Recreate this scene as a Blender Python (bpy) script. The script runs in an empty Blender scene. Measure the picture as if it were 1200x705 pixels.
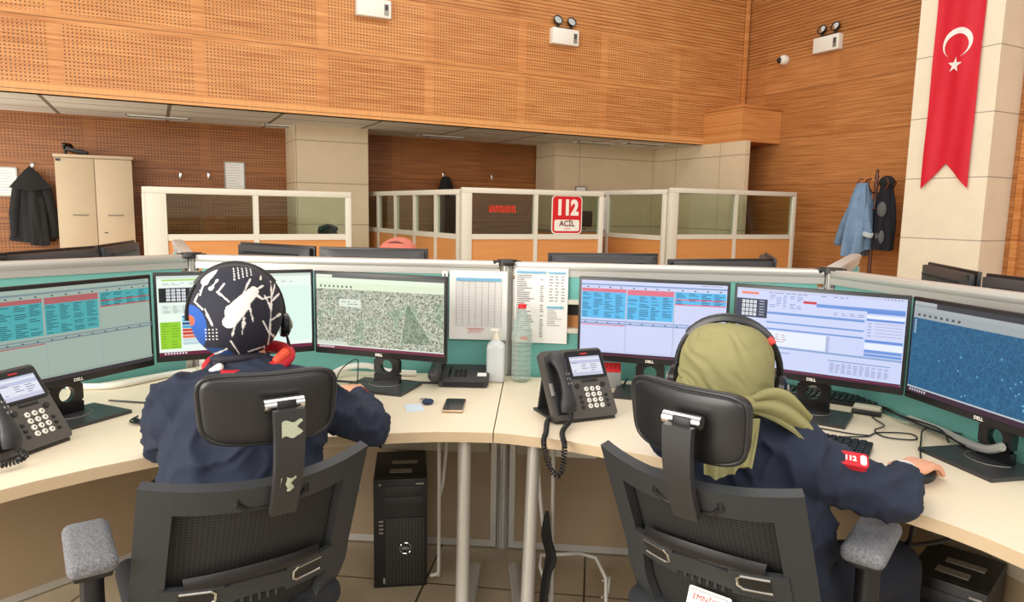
import bpy, bmesh, math, random
from mathutils import Vector, Matrix, noise
R = math.radians
PI = math.pi
SC = bpy.context.scene
COL = SC.collection
random.seed(7)

# ------------------------------------------------------------------ camera, light, exposure
cam_d = bpy.data.cameras.new('camera')
cam = bpy.data.objects.new('camera', cam_d)
COL.objects.link(cam)
SC.camera = cam
cam_d.sensor_width = 36.0
cam_d.lens = 812.0 / 1200.0 * 36.0
cam_d.clip_start = 0.05
yaw, pitch, roll = R(27.3), math.atan(106.5 / 812.0), R(1.05)
fw = Vector((math.sin(yaw) * math.cos(pitch), math.cos(yaw) * math.cos(pitch), -math.sin(pitch)))
r0 = Vector((math.cos(yaw), -math.sin(yaw), 0))
u0 = r0.cross(fw)
rr = r0 * math.cos(roll) + u0 * math.sin(roll)
uu = u0 * math.cos(roll) - r0 * math.sin(roll)
cm = Matrix((rr, uu, -fw)).transposed().to_4x4()
cm.translation = (0, 0, 1.40)
cam.matrix_world = cm

SC.view_settings.view_transform = 'Standard'
SC.view_settings.look = 'None'
SC.view_settings.exposure = 0.0
SC.view_settings.gamma = 1.0
SC.view_settings.use_curve_mapping = False

world = bpy.data.worlds.new('hall_daylight')
SC.world = world
world.use_nodes = True
bg = world.node_tree.nodes['Background']
bg.inputs[0].default_value = (1.0, 0.95, 0.88, 1)
bg.inputs[1].default_value = 0.78


def area(name, loc, target, sx, sy, power, col):
    d = bpy.data.lights.new(name, 'AREA')
    d.shape = 'RECTANGLE'
    d.size, d.size_y, d.energy, d.color = sx, sy, power, col
    o = bpy.data.objects.new(name, d)
    COL.objects.link(o)
    o.location = loc
    o.rotation_euler = (Vector(target) - Vector(loc)).to_track_quat('-Z', 'Y').to_euler()
    return o


area('window_light', (-5.0, 0.8, 2.3), (4.6, 9.6, 2.1), 5.0, 3.4, 520, (1.0, 0.96, 0.88))
area('rear_fill_light', (0.5, -5.0, 4.2), (4.4, 9.6, 2.2), 8.0, 2.0, 260, (1.0, 0.96, 0.90))  # added fill from behind the camera, brightens stone, frames and soffit
area('gallery_fill_light', (-3.6, 9.2, 1.35), (3.5, 9.5, 2.1), 1.8, 1.6, 60, (1.0, 0.96, 0.88))  # added unseen light, placed to brighten the soffit under the gallery
area('ceiling_lamp_near', (1.0, 1.6, 4.6), (1.0, 1.6, 0), 3.0, 2.4, 55, (1.0, 0.93, 0.84))
area('ceiling_lamp_far', (3.6, 5.4, 5.4), (3.6, 5.4, 0), 4.0, 2.0, 90, (1.0, 0.92, 0.82))

# ------------------------------------------------------------------ materials
def lin(c):
    return tuple(((x / 255.0) / 12.92 if x / 255.0 <= 0.04045 else ((x / 255.0 + 0.055) / 1.055) ** 2.4) for x in c)


class NT:
    def __init__(s, name):
        s.m = bpy.data.materials.new(name)
        s.m.use_nodes = True
        s.t = s.m.node_tree
        s.b = s.t.nodes['Principled BSDF']

    def n(s, typ, **kw):
        nd = s.t.nodes.new(typ)
        for k, v in kw.items():
            setattr(nd, k, v)
        return nd

    def put(s, sock, v):
        if isinstance(v, bpy.types.NodeSocket):
            s.t.links.new(v, sock)
        elif isinstance(v, (tuple, list)) and len(v) == 3 and sock.type == 'RGBA':
            sock.default_value = (*v, 1)
        else:
            sock.default_value = v

    def math(s, op, a, b=0.0, c=None):
        nd = s.n('ShaderNodeMath', operation=op)
        s.put(nd.inputs[0], a)
        s.put(nd.inputs[1], b)
        if c is not None:
            s.put(nd.inputs[2], c)
        return nd.outputs[0]

    def obj(s):
        return s.n('ShaderNodeTexCoord').outputs['Object']

    def sep(s, v):
        nd = s.n('ShaderNodeSeparateXYZ')
        s.put(nd.inputs[0], v)
        return nd.outputs

    def comb(s, x, y, z):
        nd = s.n('ShaderNodeCombineXYZ')
        for i, v in enumerate((x, y, z)):
            s.put(nd.inputs[i], v)
        return nd.outputs[0]

    def noise(s, vec, scale=5.0, detail=3.0, rough=0.5, dist=0.0):
        nd = s.n('ShaderNodeTexNoise')
        if vec is not None:
            s.put(nd.inputs['Vector'], vec)
        nd.inputs['Scale'].default_value = scale
        nd.inputs['Detail'].default_value = detail
        nd.inputs['Roughness'].default_value = rough
        nd.inputs['Distortion'].default_value = dist
        return nd.outputs['Fac']

    def mix(s, f, a, b):
        nd = s.n('ShaderNodeMix', data_type='RGBA')
        s.put(nd.inputs[0], f)
        s.put(nd.inputs[6], a)
        s.put(nd.inputs[7], b)
        return nd.outputs[2]

    def bump(s, h, strength=0.2, dist=0.002):
        nd = s.n('ShaderNodeBump')
        nd.inputs['Strength'].default_value = strength
        nd.inputs['Distance'].default_value = dist
        s.put(nd.inputs['Height'], h)
        s.t.links.new(nd.outputs[0], s.b.inputs['Normal'])

    def base(s, c, rough=0.5, metal=0.0, spec=None):
        s.put(s.b.inputs['Base Color'], c)
        s.b.inputs['Roughness'].default_value = rough
        s.b.inputs['Metallic'].default_value = metal
        if spec is not None:
            s.b.inputs['Specular IOR Level'].default_value = spec
        return s


MC = {}


def mat(name, rgb, rough=0.5, metal=0.0, var=0.06, scale=30.0, bump=0.0, spec=None, stretch=None):
    """a plain surface with a slight procedural variation"""
    if name in MC:
        return MC[name]
    n = NT(name)
    c = lin(rgb)
    v = n.obj()
    if stretch:
        mp = n.n('ShaderNodeMapping')
        n.put(mp.inputs[0], v)
        mp.inputs['Scale'].default_value = stretch
        v = mp.outputs[0]
    f = n.noise(v, scale, 3.0)
    n.base(n.mix(f, tuple(x * (1 - var) for x in c), tuple(min(1, x * (1 + var)) for x in c)), rough, metal, spec)
    if bump:
        n.bump(f, bump, 0.002)
    MC[name] = n.m
    return n.m


def emis(rgb, k=1.0):
    key = ('e', tuple(rgb), k)
    if key in MC:
        return MC[key]
    n = NT('screen_glow')
    n.base((0.01, 0.01, 0.012), 0.45)
    n.b.inputs['Specular IOR Level'].default_value = 0.25
    c = lin(rgb)
    n.b.inputs['Emission Color'].default_value = (*c, 1)
    n.b.inputs['Emission Strength'].default_value = k
    MC[key] = n.m
    return n.m


def wood_wall(name, ax, uo, du, zo, dz, light, dark, slat_z=99.0, holes=True, band=None, hole_r=0.0078, sp=0.038):
    n = NT(name)
    s = n.sep(n.obj())
    u, z = (s[0] if ax == 'X' else s[1]), s[2]
    g = n.noise(n.comb(n.math('MULTIPLY', u, 0.9), 0.0, n.math('MULTIPLY', z, 26.0)), 1.6, 4.0, 0.62)
    pan = n.noise(n.comb(n.math('FLOOR', n.math('DIVIDE', n.math('SUBTRACT', u, uo), du)), 0.0,
                         n.math('FLOOR', n.math('DIVIDE', n.math('SUBTRACT', z, zo), dz))), 3.3, 0.0)
    gg = n.math('ADD', n.math('MULTIPLY', n.math('SUBTRACT', g, 0.5), 2.6), 0.5)
    gg = n.math('ADD', gg, n.math('MULTIPLY', n.math('SUBTRACT', pan, 0.5), 0.5))
    nd = gg.node
    nd.use_clamp = True
    c = n.mix(gg, dark, light)
    if band:                                   # the edge strip with upright grain
        vg = n.noise(n.comb(n.math('MULTIPLY', u, 26.0), 0.0, n.math('MULTIPLY', z, 0.8)), 1.4, 3.0, 0.6)
        c2 = n.mix(n.math('MULTIPLY', vg, 1.1), tuple(x * 0.72 for x in light), tuple(min(1, x * 1.18) for x in light))
        c = n.mix(n.math('LESS_THAN', z, band), c, c2)
    fu = n.math('MODULO', n.math('ADD', n.math('SUBTRACT', u, uo), du * 20), du)
    fz = n.math('MODULO', n.math('ADD', n.math('SUBTRACT', z, zo), dz * 20), dz)
    # thin joint lines between the boards
    jz = n.math('LESS_THAN', fz, 0.009)
    c = n.mix(n.math('MULTIPLY', jz, 0.75), c, tuple(x * 0.28 for x in dark))
    if holes:
        hu = n.math('SUBTRACT', n.math('FRACT', n.math('DIVIDE', fu, sp)), 0.5)
        hz = n.math('SUBTRACT', n.math('FRACT', n.math('DIVIDE', fz, sp * 0.95)), 0.5)
        d = n.math('ADD', n.math('MULTIPLY', hu, hu), n.math('MULTIPLY', hz, hz))
        m = n.math('LESS_THAN', d, (hole_r / sp) ** 2)
        mu = n.math('MULTIPLY', n.math('GREATER_THAN', fu, 0.10), n.math('LESS_THAN', fu, du - 0.02))
        mz = n.math('MULTIPLY', n.math('GREATER_THAN', fz, 0.055), n.math('LESS_THAN', fz, dz - 0.05))
        m = n.math('MULTIPLY', n.math('MULTIPLY', m, mu), mz)
        m = n.math('MULTIPLY', m, n.math('LESS_THAN', z, slat_z))
        if band:
            m = n.math('MULTIPLY', m, n.math('GREATER_THAN', z, band + 0.02))
        c = n.mix(n.math('MULTIPLY', m, 0.9), c, (0.03, 0.012, 0.005))
    gr = n.math('LESS_THAN', n.math('FRACT', n.math('DIVIDE', z, 0.048)), 0.26)
    gr = n.math('MULTIPLY', gr, n.math('GREATER_THAN', z, slat_z))
    c = n.mix(n.math('MULTIPLY', gr, 0.62), c, tuple(x * 0.2 for x in dark))
    n.base(c, 0.42, 0.0, 0.35)
    return n.m


def stone(name, col, ax, du, uo, dz, zo):
    n = NT(name)
    o = n.obj()
    s = n.sep(o)
    u, z = (s[0] if ax == 'X' else s[1]), s[2]
    f = n.noise(o, 3.0, 6.0, 0.65)
    f2 = n.noise(o, 60.0, 3.0, 0.6)
    c = n.mix(f, tuple(x * 0.86 for x in col), tuple(min(1, x * 1.1) for x in col))
    c = n.mix(n.math('MULTIPLY', n.math('GREATER_THAN', f2, 0.66), 0.35), c, tuple(x * 0.6 for x in col))
    fu = n.math('MODULO', n.math('ADD', n.math('SUBTRACT', u, uo), du * 30), du)
    fz = n.math('MODULO', n.math('ADD', n.math('SUBTRACT', z, zo), dz * 30), dz)
    j = n.math('MAXIMUM', n.math('LESS_THAN', fu, 0.010), n.math('LESS_THAN', fz, 0.012))
    c = n.mix(n.math('MULTIPLY', j, 0.7), c, tuple(x * 0.25 for x in col))
    n.base(c, 0.55)
    n.bump(f2, 0.15, 0.003)
    return n.m


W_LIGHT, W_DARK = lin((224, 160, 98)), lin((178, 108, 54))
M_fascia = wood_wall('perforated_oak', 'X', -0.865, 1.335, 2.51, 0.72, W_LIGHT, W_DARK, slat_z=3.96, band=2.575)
M_backwall = wood_wall('perforated_oak_shaded', 'X', -0.73, 1.335, 2.51, 0.66, lin((168, 108, 58)), lin((120, 70, 32)))  # same oak, with the shade under the gallery put into its colour
M_rightwall = wood_wall('perforated_oak_side', 'Y', 4.25, 1.30, 2.55, 0.695, lin((206, 142, 86)), lin((160, 98, 50)), slat_z=3.70, hole_r=0.0045)
M_boxwood = wood_wall('oak_veneer', 'X', 0, 3.0, 2.965, 0.9, W_LIGHT, lin((186, 110, 50)), holes=False)
M_stone_back = stone('travertine', lin((212, 192, 160)), 'X', 1.50, 0.22, 0.56, 0.03)
M_stone_side = stone('travertine_side', lin((220, 200, 168)), 'Y', 1.02, 0.05, 0.56, 0.03)
M_pillar = stone('travertine_pillar', lin((246, 234, 210)), 'Y', 30, 0.5, 0.70, 0.45)

nfl = NT('floor_tiles')
o_ = nfl.obj()
s_ = nfl.sep(o_)
rot = nfl.math('ADD', nfl.math('MULTIPLY', s_[0], 0.83), nfl.math('MULTIPLY', s_[1], -0.56))
rot2 = nfl.math('ADD', nfl.math('MULTIPLY', s_[0], 0.56), nfl.math('MULTIPLY', s_[1], 0.83))
ju = nfl.math('LESS_THAN', nfl.math('FRACT', nfl.math('DIVIDE', rot, 0.6)), 0.012)
jv = nfl.math('LESS_THAN', nfl.math('FRACT', nfl.math('DIVIDE', rot2, 0.6)), 0.012)
cc = nfl.mix(nfl.noise(o_, 6.0, 6.0, 0.7), lin((150, 134, 108)), lin((202, 186, 158)))
cc = nfl.mix(nfl.math('MAXIMUM', ju, jv), cc, lin((60, 48, 38)))
nfl.base(cc, 0.35)
M_floor = nfl.m

M_ceil = NT('ceiling_tiles')
o_ = M_ceil.obj()
s_ = M_ceil.sep(o_)
ju = M_ceil.math('LESS_THAN', M_ceil.math('FRACT', M_ceil.math('DIVIDE', M_ceil.math('SUBTRACT', s_[0], 0.19), 1.2)), 0.035)
jv = M_ceil.math('LESS_THAN', M_ceil.math('FRACT', M_ceil.math('DIVIDE', M_ceil.math('SUBTRACT', s_[1], 8.6), 0.6)), 0.05)
tn = M_ceil.noise(M_ceil.comb(M_ceil.math('FLOOR', M_ceil.math('DIVIDE', M_ceil.math('SUBTRACT', s_[0], 0.19), 1.2)),
                              M_ceil.math('FLOOR', M_ceil.math('DIVIDE', s_[1], 0.6)), 0.0), 2.7, 0.0)
cc = M_ceil.mix(tn, lin((200, 196, 184)), lin((246, 243, 234)))
cc = M_ceil.mix(M_ceil.math('MAXIMUM', ju, jv), cc, lin((128, 118, 100)))
M_ceil.base(cc, 0.8)
M_ceil = M_ceil.m

M_alu = mat('brushed_aluminium', (200, 197, 190), 0.38, 0.45, 0.04, 40, stretch=(1, 1, 20))
M_cream = mat('cream_painted_frame', (216, 210, 194), 0.5, 0.0, 0.03)
M_teal = mat('teal_screen_fabric', (112, 176, 168), 0.95, 0, 0.14, 260, 0.3)
M_beige = mat('beige_laminate', (160, 138, 110), 0.6, 0, 0.05, 8)
M_desk = mat('pale_maple_laminate', (236, 220, 194), 0.42, 0, 0.03, 12, stretch=(1, 6, 1))
M_edge = mat('maple_edge_band', (205, 180, 146), 0.5, 0, 0.04, 20)
M_gapcap = mat('black_plastic', (22, 21, 22), 0.45, 0, 0.1)
M_blackgl = mat('black_gloss_plastic', (16, 16, 18), 0.25, 0, 0.1)
M_bezel = mat('monitor_bezel', (20, 19, 22), 0.38, 0, 0.1)
M_monback = mat('monitor_back_plastic', (58, 56, 58), 0.42, 0, 0.08)
M_charcoal = mat('charcoal_plastic', (46, 45, 46), 0.5, 0, 0.1)
M_chairfr = mat('chair_frame_plastic', (46, 48, 51), 0.55, 0, 0.08, 60, 0.1)
M_leather = mat('black_leatherette', (34, 34, 36), 0.33, 0, 0.1, 120, 0.08)
M_padgrey = mat('grey_tweed', (100, 100, 104), 0.95, 0, 1.6, 230, 0.8)
M_chrome = mat('chrome', (225, 225, 225), 0.14, 1.0, 0.02)
M_navy = mat('navy_uniform_cloth', (30, 38, 58), 0.85, 0, 0.2, 14, 0.25)
M_trouser = mat('navy_trousers', (26, 31, 46), 0.9, 0, 0.15, 20, 0.2)
M_skin = mat('skin', (226, 164, 132), 0.5, 0, 0.06, 14)
M_olive = mat('olive_scarf_cloth', (142, 136, 92), 0.85, 0, 0.14, 9, 0.2)
M_coral = mat('coral_scarf_cloth', (196, 108, 92), 0.85, 0, 0.1, 12)
M_red = mat('red_cloth', (196, 28, 44), 0.7, 0, 0.08)
M_flag = mat('red_flag_cloth', (214, 16, 44), 0.62, 0, 0.06, 5)
M_white = mat('white_plastic', (236, 232, 222), 0.45, 0, 0.02)
M_flagwhite = mat('white_cloth', (245, 240, 236), 0.7, 0, 0.02)
M_cab = mat('cabinet_laminate', (194, 174, 144), 0.55, 0, 0.04, 6)
M_greymet = mat('grey_metal', (150, 146, 138), 0.4, 0.5, 0.05)
M_whitemet = mat('white_painted_metal', (190, 186, 178), 0.4, 0, 0.04)
M_blackcloth = mat('black_coat_cloth', (26, 26, 26), 0.9, 0, 0.25, 12, 0.3)
M_denim = mat('washed_denim', (116, 142, 172), 0.92, 0, 0.28, 10, 0.3)
M_paper = mat('white_paper', (236, 234, 230), 0.8, 0, 0.03)
M_ink = mat('grey_print', (140, 138, 140), 0.8)
M_inkd = mat('dark_print', (70, 70, 76), 0.8)
M_inkb = mat('blue_print', (120, 176, 206), 0.8)
M_inkr = mat('red_print', (206, 40, 44), 0.8)
M_woodpanel = NT('oak_laminate')
s_ = M_woodpanel.sep(M_woodpanel.obj())
g_ = M_woodpanel.noise(M_woodpanel.comb(M_woodpanel.math('MULTIPLY', M_woodpanel.math('ADD', s_[0], s_[1]), 0.8), 0.0,
                                        M_woodpanel.math('MULTIPLY', s_[2], 18.0)), 2.0, 4.0, 0.6)
M_woodpanel.base(M_woodpanel.mix(g_, lin((198, 128, 66)), lin((222, 156, 92))), 0.4)
M_woodpanel = M_woodpanel.m
M_rackwood = mat('walnut_bentwood', (92, 52, 34), 0.35, 0, 0.2, 20)


def glass(name, rgb, rough=0.02, alpha=0.12):
    n = NT(name)
    n.base(lin(rgb), rough)
    tr = n.n('ShaderNodeBsdfTransparent')
    tr.inputs[0].default_value = (*lin((232, 240, 234)), 1)
    mx = n.n('ShaderNodeMixShader')
    out = [x for x in n.t.nodes if x.type == 'OUTPUT_MATERIAL'][0]
    lw = n.n('ShaderNodeLayerWeight')
    lw.inputs[0].default_value = 0.5
    f4 = n.math('POWER', lw.outputs['Facing'], 4.0)
    n.t.links.new(n.math('MINIMUM', n.math('ADD', n.math('MULTIPLY', f4, 0.6), alpha), 1.0), mx.inputs[0])
    n.t.links.new(tr.outputs[0], mx.inputs[1])
    n.t.links.new(n.b.outputs[0], mx.inputs[2])
    n.t.links.new(mx.outputs[0], out.inputs[0])
    return n.m


M_glass = glass('partition_glass', (150, 160, 150), 0.03, 0.03)
M_glass.node_tree.nodes['Principled BSDF'].inputs['Metallic'].default_value = 1.0
M_glass.node_tree.nodes['Principled BSDF'].inputs['Base Color'].default_value = (.8, .8, .78, 1)
M_bottle = glass('clear_plastic', (226, 236, 236), 0.08, 0.22)
M_milky = glass('milky_plastic', (236, 240, 242), 0.4, 0.70)

# ------------------------------------------------------------------ mesh builder
ROOTS = {}


class MB:
    def __init__(s, T=None):
        s.bm = bmesh.new()
        s.T = T or Matrix.Identity(4)
        s.mi = 0

    def _fin(s, verts, faces, T=None):
        M = s.T @ T if T is not None else s.T
        for v in verts:
            v.co = M @ v.co
        for f in faces:
            f.material_index = s.mi
            f.smooth = True

    def poly(s, pts, faces, T=None):
        vs = [s.bm.verts.new(p) for p in pts]
        fs = []
        for f in faces:
            try:
                fs.append(s.bm.faces.new([vs[i] for i in f]))
            except ValueError:
                pass
        s._fin(vs, fs, T)
        return vs, fs

    def box(s, c, sz, bev=0.0, rot=None, seg=2):
        T = Matrix.Translation(c)
        if rot is not None:
            T = T @ rot
        hx, hy, hz = sz[0] / 2, sz[1] / 2, sz[2] / 2
        b = min(bev, hx * .95, hy * .95, hz * .95)
        if b <= 0:
            pts = [(x, y, z) for x in (-hx, hx) for y in (-hy, hy) for z in (-hz, hz)]
            s.poly(pts, [(0, 1, 3, 2), (4, 6, 7, 5), (0, 4, 5, 1), (2, 3, 7, 6), (0, 2, 6, 4), (1, 5, 7, 3)], T)
            return s
        t = bmesh.new()
        bmesh.ops.create_cube(t, size=1.0)
        for v in t.verts:
            v.co = Vector((v.co.x * sz[0], v.co.y * sz[1], v.co.z * sz[2]))
        bmesh.ops.bevel(t, geom=list(t.edges), offset=b, segments=seg, affect='EDGES', profile=0.5)
        s._merge(t, T)
        return s

    def _merge(s, t, T=None):
        mp = {}
        vs = []
        for v in t.verts:
            nv = s.bm.verts.new(v.co)
            mp[v.index] = nv
            vs.append(nv)
        t.verts.index_update()
        idx = {v: i for i, v in enumerate(t.verts)}
        fs = []
        for f in t.faces:
            try:
                fs.append(s.bm.faces.new([vs[idx[v]] for v in f.verts]))
            except ValueError:
                pass
        s._fin(vs, fs, T)
        t.free()

    def cyl(s, p0, p1, r0, r1=None, n=16, caps=True):
        p0, p1 = Vector(p0), Vector(p1)
        r1 = r0 if r1 is None else r1
        d = (p1 - p0)
        q = d.to_track_quat('Z', 'Y').to_matrix()
        pts, fs = [], []
        for k, (p, r) in enumerate(((p0, r0), (p1, r1))):
            for i in range(n):
                a = 2 * PI * i / n
                pts.append(p + q @ Vector((r * math.cos(a), r * math.sin(a), 0)))
        for i in range(n):
            j = (i + 1) % n
            fs.append((i, j, n + j, n + i))
        if caps:
            fs.append(tuple(range(n))[::-1])
            fs.append(tuple(range(n, 2 * n)))
        s.poly(pts, fs)
        return s

    def ell(s, c, rad, rot=None, nu=20, nv=12):
        if not isinstance(rad, (tuple, list)):
            rad = (rad,) * 3
        T = Matrix.Translation(c)
        if rot is not None:
            T = T @ rot
        pts = [(0, 0, -rad[2])]
        for j in range(1, nv):
            b = -PI / 2 + PI * j / nv
            for i in range(nu):
                a = 2 * PI * i / nu
                pts.append((rad[0] * math.cos(b) * math.cos(a), rad[1] * math.cos(b) * math.sin(a), rad[2] * math.sin(b)))
        pts.append((0, 0, rad[2]))
        fs = []
        for i in range(nu):
            fs.append((0, 1 + (i + 1) % nu, 1 + i))
            fs.append((len(pts) - 1, len(pts) - 1 - nu + i, len(pts) - 1 - nu + (i + 1) % nu))
        for j in range(nv - 2):
            for i in range(nu):
                a0 = 1 + j * nu + i
                a1 = 1 + j * nu + (i + 1) % nu
                fs.append((a0, a1, a1 + nu, a0 + nu))
        s.poly(pts, fs, T)
        return s

    def cap(s, p0, p1, r0, r1=None, n=14):
        r1 = r0 if r1 is None else r1
        s.cyl(p0, p1, r0, r1, n)
        s.ell(p0, r0, None, n, 8)
        s.ell(p1, r1, None, n, 8)
        return s

    def chain(s, pts, rads, n=14):
        for i in range(len(pts) - 1):
            s.cap(pts[i], pts[i + 1], rads[i], rads[i + 1], n)
        return s

    def prism(s, poly, z0, z1):
        n = len(poly)
        pts = [(x, y, z0) for x, y in poly] + [(x, y, z1) for x, y in poly]
        fs = [(i, (i + 1) % n, n + (i + 1) % n, n + i) for i in range(n)]
        fs += [tuple(range(n))[::-1], tuple(range(n, 2 * n))]
        s.poly(pts, fs)
        return s

    def tube(s, path, r, n=8, closed=False, flat=None):
        P = [Vector(p) for p in path]
        m = len(P)
        up = Vector((0, 0, 1))
        prev = None
        pts, fs = [], []
        for i in range(m):
            if closed:
                d = P[(i + 1) % m] - P[i - 1]
            else:
                d = P[min(i + 1, m - 1)] - P[max(i - 1, 0)]
            d.normalize()
            if prev is None:
                ref = up if abs(d.z) < 0.9 else Vector((1, 0, 0))
                a = d.cross(ref).normalized()
            else:
                a = (prev - d * prev.dot(d))
                a = a.normalized() if a.length > 1e-6 else d.orthogonal().normalized()
            prev = a
            b = d.cross(a)
            rad = r[i] if isinstance(r, (list, tuple)) else r
            fl = flat or 1.0
            for k in range(n):
                t = 2 * PI * k / n
                pts.append(P[i] + a * (rad * math.cos(t)) + b * (rad * fl * math.sin(t)))
        for i in range(m if closed else m - 1):
            i2 = (i + 1) % m
            for k in range(n):
                k2 = (k + 1) % n
                fs.append((i * n + k, i * n + k2, i2 * n + k2, i2 * n + k))
        if not closed:
            fs.append(tuple(range(n))[::-1])
            fs.append(tuple(range((m - 1) * n, m * n)))
        s.poly(pts, fs)
        return s

    def lathe(s, prof, c=(0, 0, 0), n=24, rot=None):
        T = Matrix.Translation(c)
        if rot is not None:
            T = T @ rot
        pts, fs = [], []
        for r, z in prof:
            for i in range(n):
                a = 2 * PI * i / n
                pts.append((max(r, 1e-4) * math.cos(a), max(r, 1e-4) * math.sin(a), z))
        for j in range(len(prof) - 1):
            for i in range(n):
                i2 = (i + 1) % n
                fs.append((j * n + i, j * n + i2, (j + 1) * n + i2, (j + 1) * n + i))
        fs.append(tuple(range(n))[::-1])
        fs.append(tuple(range((len(prof) - 1) * n, len(prof) * n)))
        s.poly(pts, fs, T)
        return s

    def sheet(s, fn, nu, nv, thk=0.0, closed_u=False):
        """fn(u,v)->Vector, 0..1; thk gives it thickness along its normals"""
        P = [[Vector(fn(i / nu, j / nv)) for i in range(nu + 1)] for j in range(nv + 1)]
        pts = [p for row in P for p in row]
        w = nu + 1
        fs = [(j * w + i, j * w + i + 1, (j + 1) * w + i + 1, (j + 1) * w + i) for j in range(nv) for i in range(nu)]
        if thk:
            off = []
            for j in range(nv + 1):
                for i in range(nu + 1):
                    if closed_u:
                        i0, i1 = (i - 1 if i > 0 else nu - 1), (i + 1 if i < nu else 1)
                    else:
                        i0, i1 = max(i - 1, 0), min(i + 1, nu)
                    du = P[j][i1] - P[j][i0]
                    dv = P[min(j + 1, nv)][i] - P[max(j - 1, 0)][i]
                    nn = du.cross(dv)
                    nn = nn.normalized() if nn.length > 1e-9 else Vector((0, 0, 1))
                    off.append(P[j][i] + nn * thk)
            k = len(pts)
            fs2 = [tuple(reversed([q + k for q in f])) for f in fs]
            rim = []
            for i in range(nu):
                rim.append((i + 1, i, k + i, k + i + 1))
                b = nv * w
                rim.append((b + i, b + i + 1, k + b + i + 1, k + b + i))
            for j in range(nv):
                rim.append((j * w, (j + 1) * w, k + (j + 1) * w, k + j * w))
                e = nu
                rim.append(((j + 1) * w + e, j * w + e, k + j * w + e, k + (j + 1) * w + e))
            pts += off
            fs = fs + fs2 + rim
        s.poly(pts, fs)
        return s

    def rect(s, fr, x0, z0, x1, z1, d):
        """rectangle in a frame: fr(x,z,depth)->point"""
        s.poly([fr(x0, z0, d), fr(x1, z0, d), fr(x1, z1, d), fr(x0, z1, d)], [(0, 1, 2, 3)])

    def build(s, name, mats, parent=None, angle=35, weld=False, raw=None):
        if weld:
            bmesh.ops.remove_doubles(s.bm, verts=s.bm.verts, dist=1e-5)
        bmesh.ops.recalc_face_normals(s.bm, faces=s.bm.faces)
        me = bpy.data.meshes.new(name)
        s.bm.to_mesh(me)
        s.bm.free()
        for m in (mats if isinstance(mats, (list, tuple)) else [mats]):
            me.materials.append(m)
        if angle:
            me.set_sharp_from_angle(angle=R(angle))
        o = bpy.data.objects.new(name, me)
        COL.objects.link(o)
        if parent is not None:
            o.parent = parent
        return o


def tag(o, label, cat, group=None, kind=None):
    if label:
        o['label'] = label
    if cat:
        o['category'] = cat
    if group:
        o['group'] = group
    if kind:
        o['kind'] = kind
    return o


def thing(name, label, cat, loc=(0, 0, 0), az=0.0, group=None):
    """Empty at a thing's base; local +Y points to azimuth az (degrees from world +Y towards +X)"""
    o = bpy.data.objects.new(name, None)
    o.empty_display_size = 0.1
    COL.objects.link(o)
    o.location = loc
    o.rotation_euler = (0, 0, -R(az))
    return tag(o, label, cat, group)


def inv(o):
    """matrix taking world coordinates into o's local frame"""
    return (Matrix.Translation(o.location) @ o.rotation_euler.to_matrix().to_4x4()).inverted()


def struct(name, mb, m, parent=None, angle=35):
    o = mb.build(name, m, parent, angle)
    o['kind'] = 'structure'
    return o


def text_mesh(name, body, size, m, parent, T, extrude=0.0006, align='CENTER', bold=0.0, sx=1.0):
    cu = bpy.data.curves.new(name, 'FONT')
    cu.body = body
    cu.size = size
    cu.extrude = extrude
    cu.offset = bold
    cu.align_x = align
    cu.align_y = 'CENTER'
    cu.resolution_u = 3
    o = bpy.data.objects.new(name, cu)
    COL.objects.link(o)
    bpy.context.view_layer.update()
    me = bpy.data.meshes.new_from_object(o.evaluated_get(bpy.context.evaluated_depsgraph_get()))
    bpy.data.objects.remove(o)
    bpy.data.curves.remove(cu)
    me.transform(T @ Matrix.Diagonal((sx, 1, 1, 1)))
    me.materials.clear()
    me.materials.append(m)
    r = bpy.data.objects.new(name, me)
    COL.objects.link(r)
    r.parent = parent
    return r


def remesh(o, voxel, smooth=4, disp=None):
    """fuse overlapping volumes into one continuous skin"""
    md = o.modifiers.new('r', 'REMESH')
    md.mode = 'VOXEL'
    md.voxel_size = voxel
    md.use_smooth_shade = True
    ms = o.modifiers.new('s', 'SMOOTH')
    ms.factor = 0.6
    ms.iterations = smooth
    bpy.context.view_layer.update()
    me = bpy.data.meshes.new_from_object(o.evaluated_get(bpy.context.evaluated_depsgraph_get()))
    o.modifiers.clear()
    old = o.data
    mats = list(old.materials)
    o.data = me
    me.materials.clear()
    for m in mats:
        me.materials.append(m)
    for p in me.polygons:
        p.use_smooth = True
        p.material_index = 0
    if disp:
        for v, nn in zip(me.vertices, [Vector(x.vector) for x in me.vertex_normals]):
            v.co = v.co + nn * disp(v.co)
    bpy.data.meshes.remove(old)
    return o


RX = lambda a: Matrix.Rotation(R(a), 4, 'X')
RY = lambda a: Matrix.Rotation(R(a), 4, 'Y')
RZ = lambda a: Matrix.Rotation(R(a), 4, 'Z')
V = Vector

# ================================================================== THE ROOM
XR = 8.606                      # right wall
YF, YB = 8.60, 10.40            # upper wall, lower back wall
ZS = 2.48                       # soffit
ZT = 5.6
m = MB(); m.box((3.0, 3.5, -0.05), (13.5, 15, 0.1)); struct('floor', m, M_floor)
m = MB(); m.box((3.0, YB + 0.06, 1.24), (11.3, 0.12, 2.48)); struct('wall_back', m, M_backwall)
m = MB(); m.box((3.0, YF + 0.06, (ZS + ZT) / 2), (11.3, 0.12, ZT - ZS)); struct('wall_upper', m, M_fascia)
m = MB(); m.box((XR + 0.06, 3.9, ZT / 2), (0.12, 13.2, ZT)); struct('wall_right', m, M_rightwall)
m = MB(); m.box((3.0, 9.56, ZS + 0.04), (11.3, 1.9, 0.08)); struct('ceiling', m, M_ceil)
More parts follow.
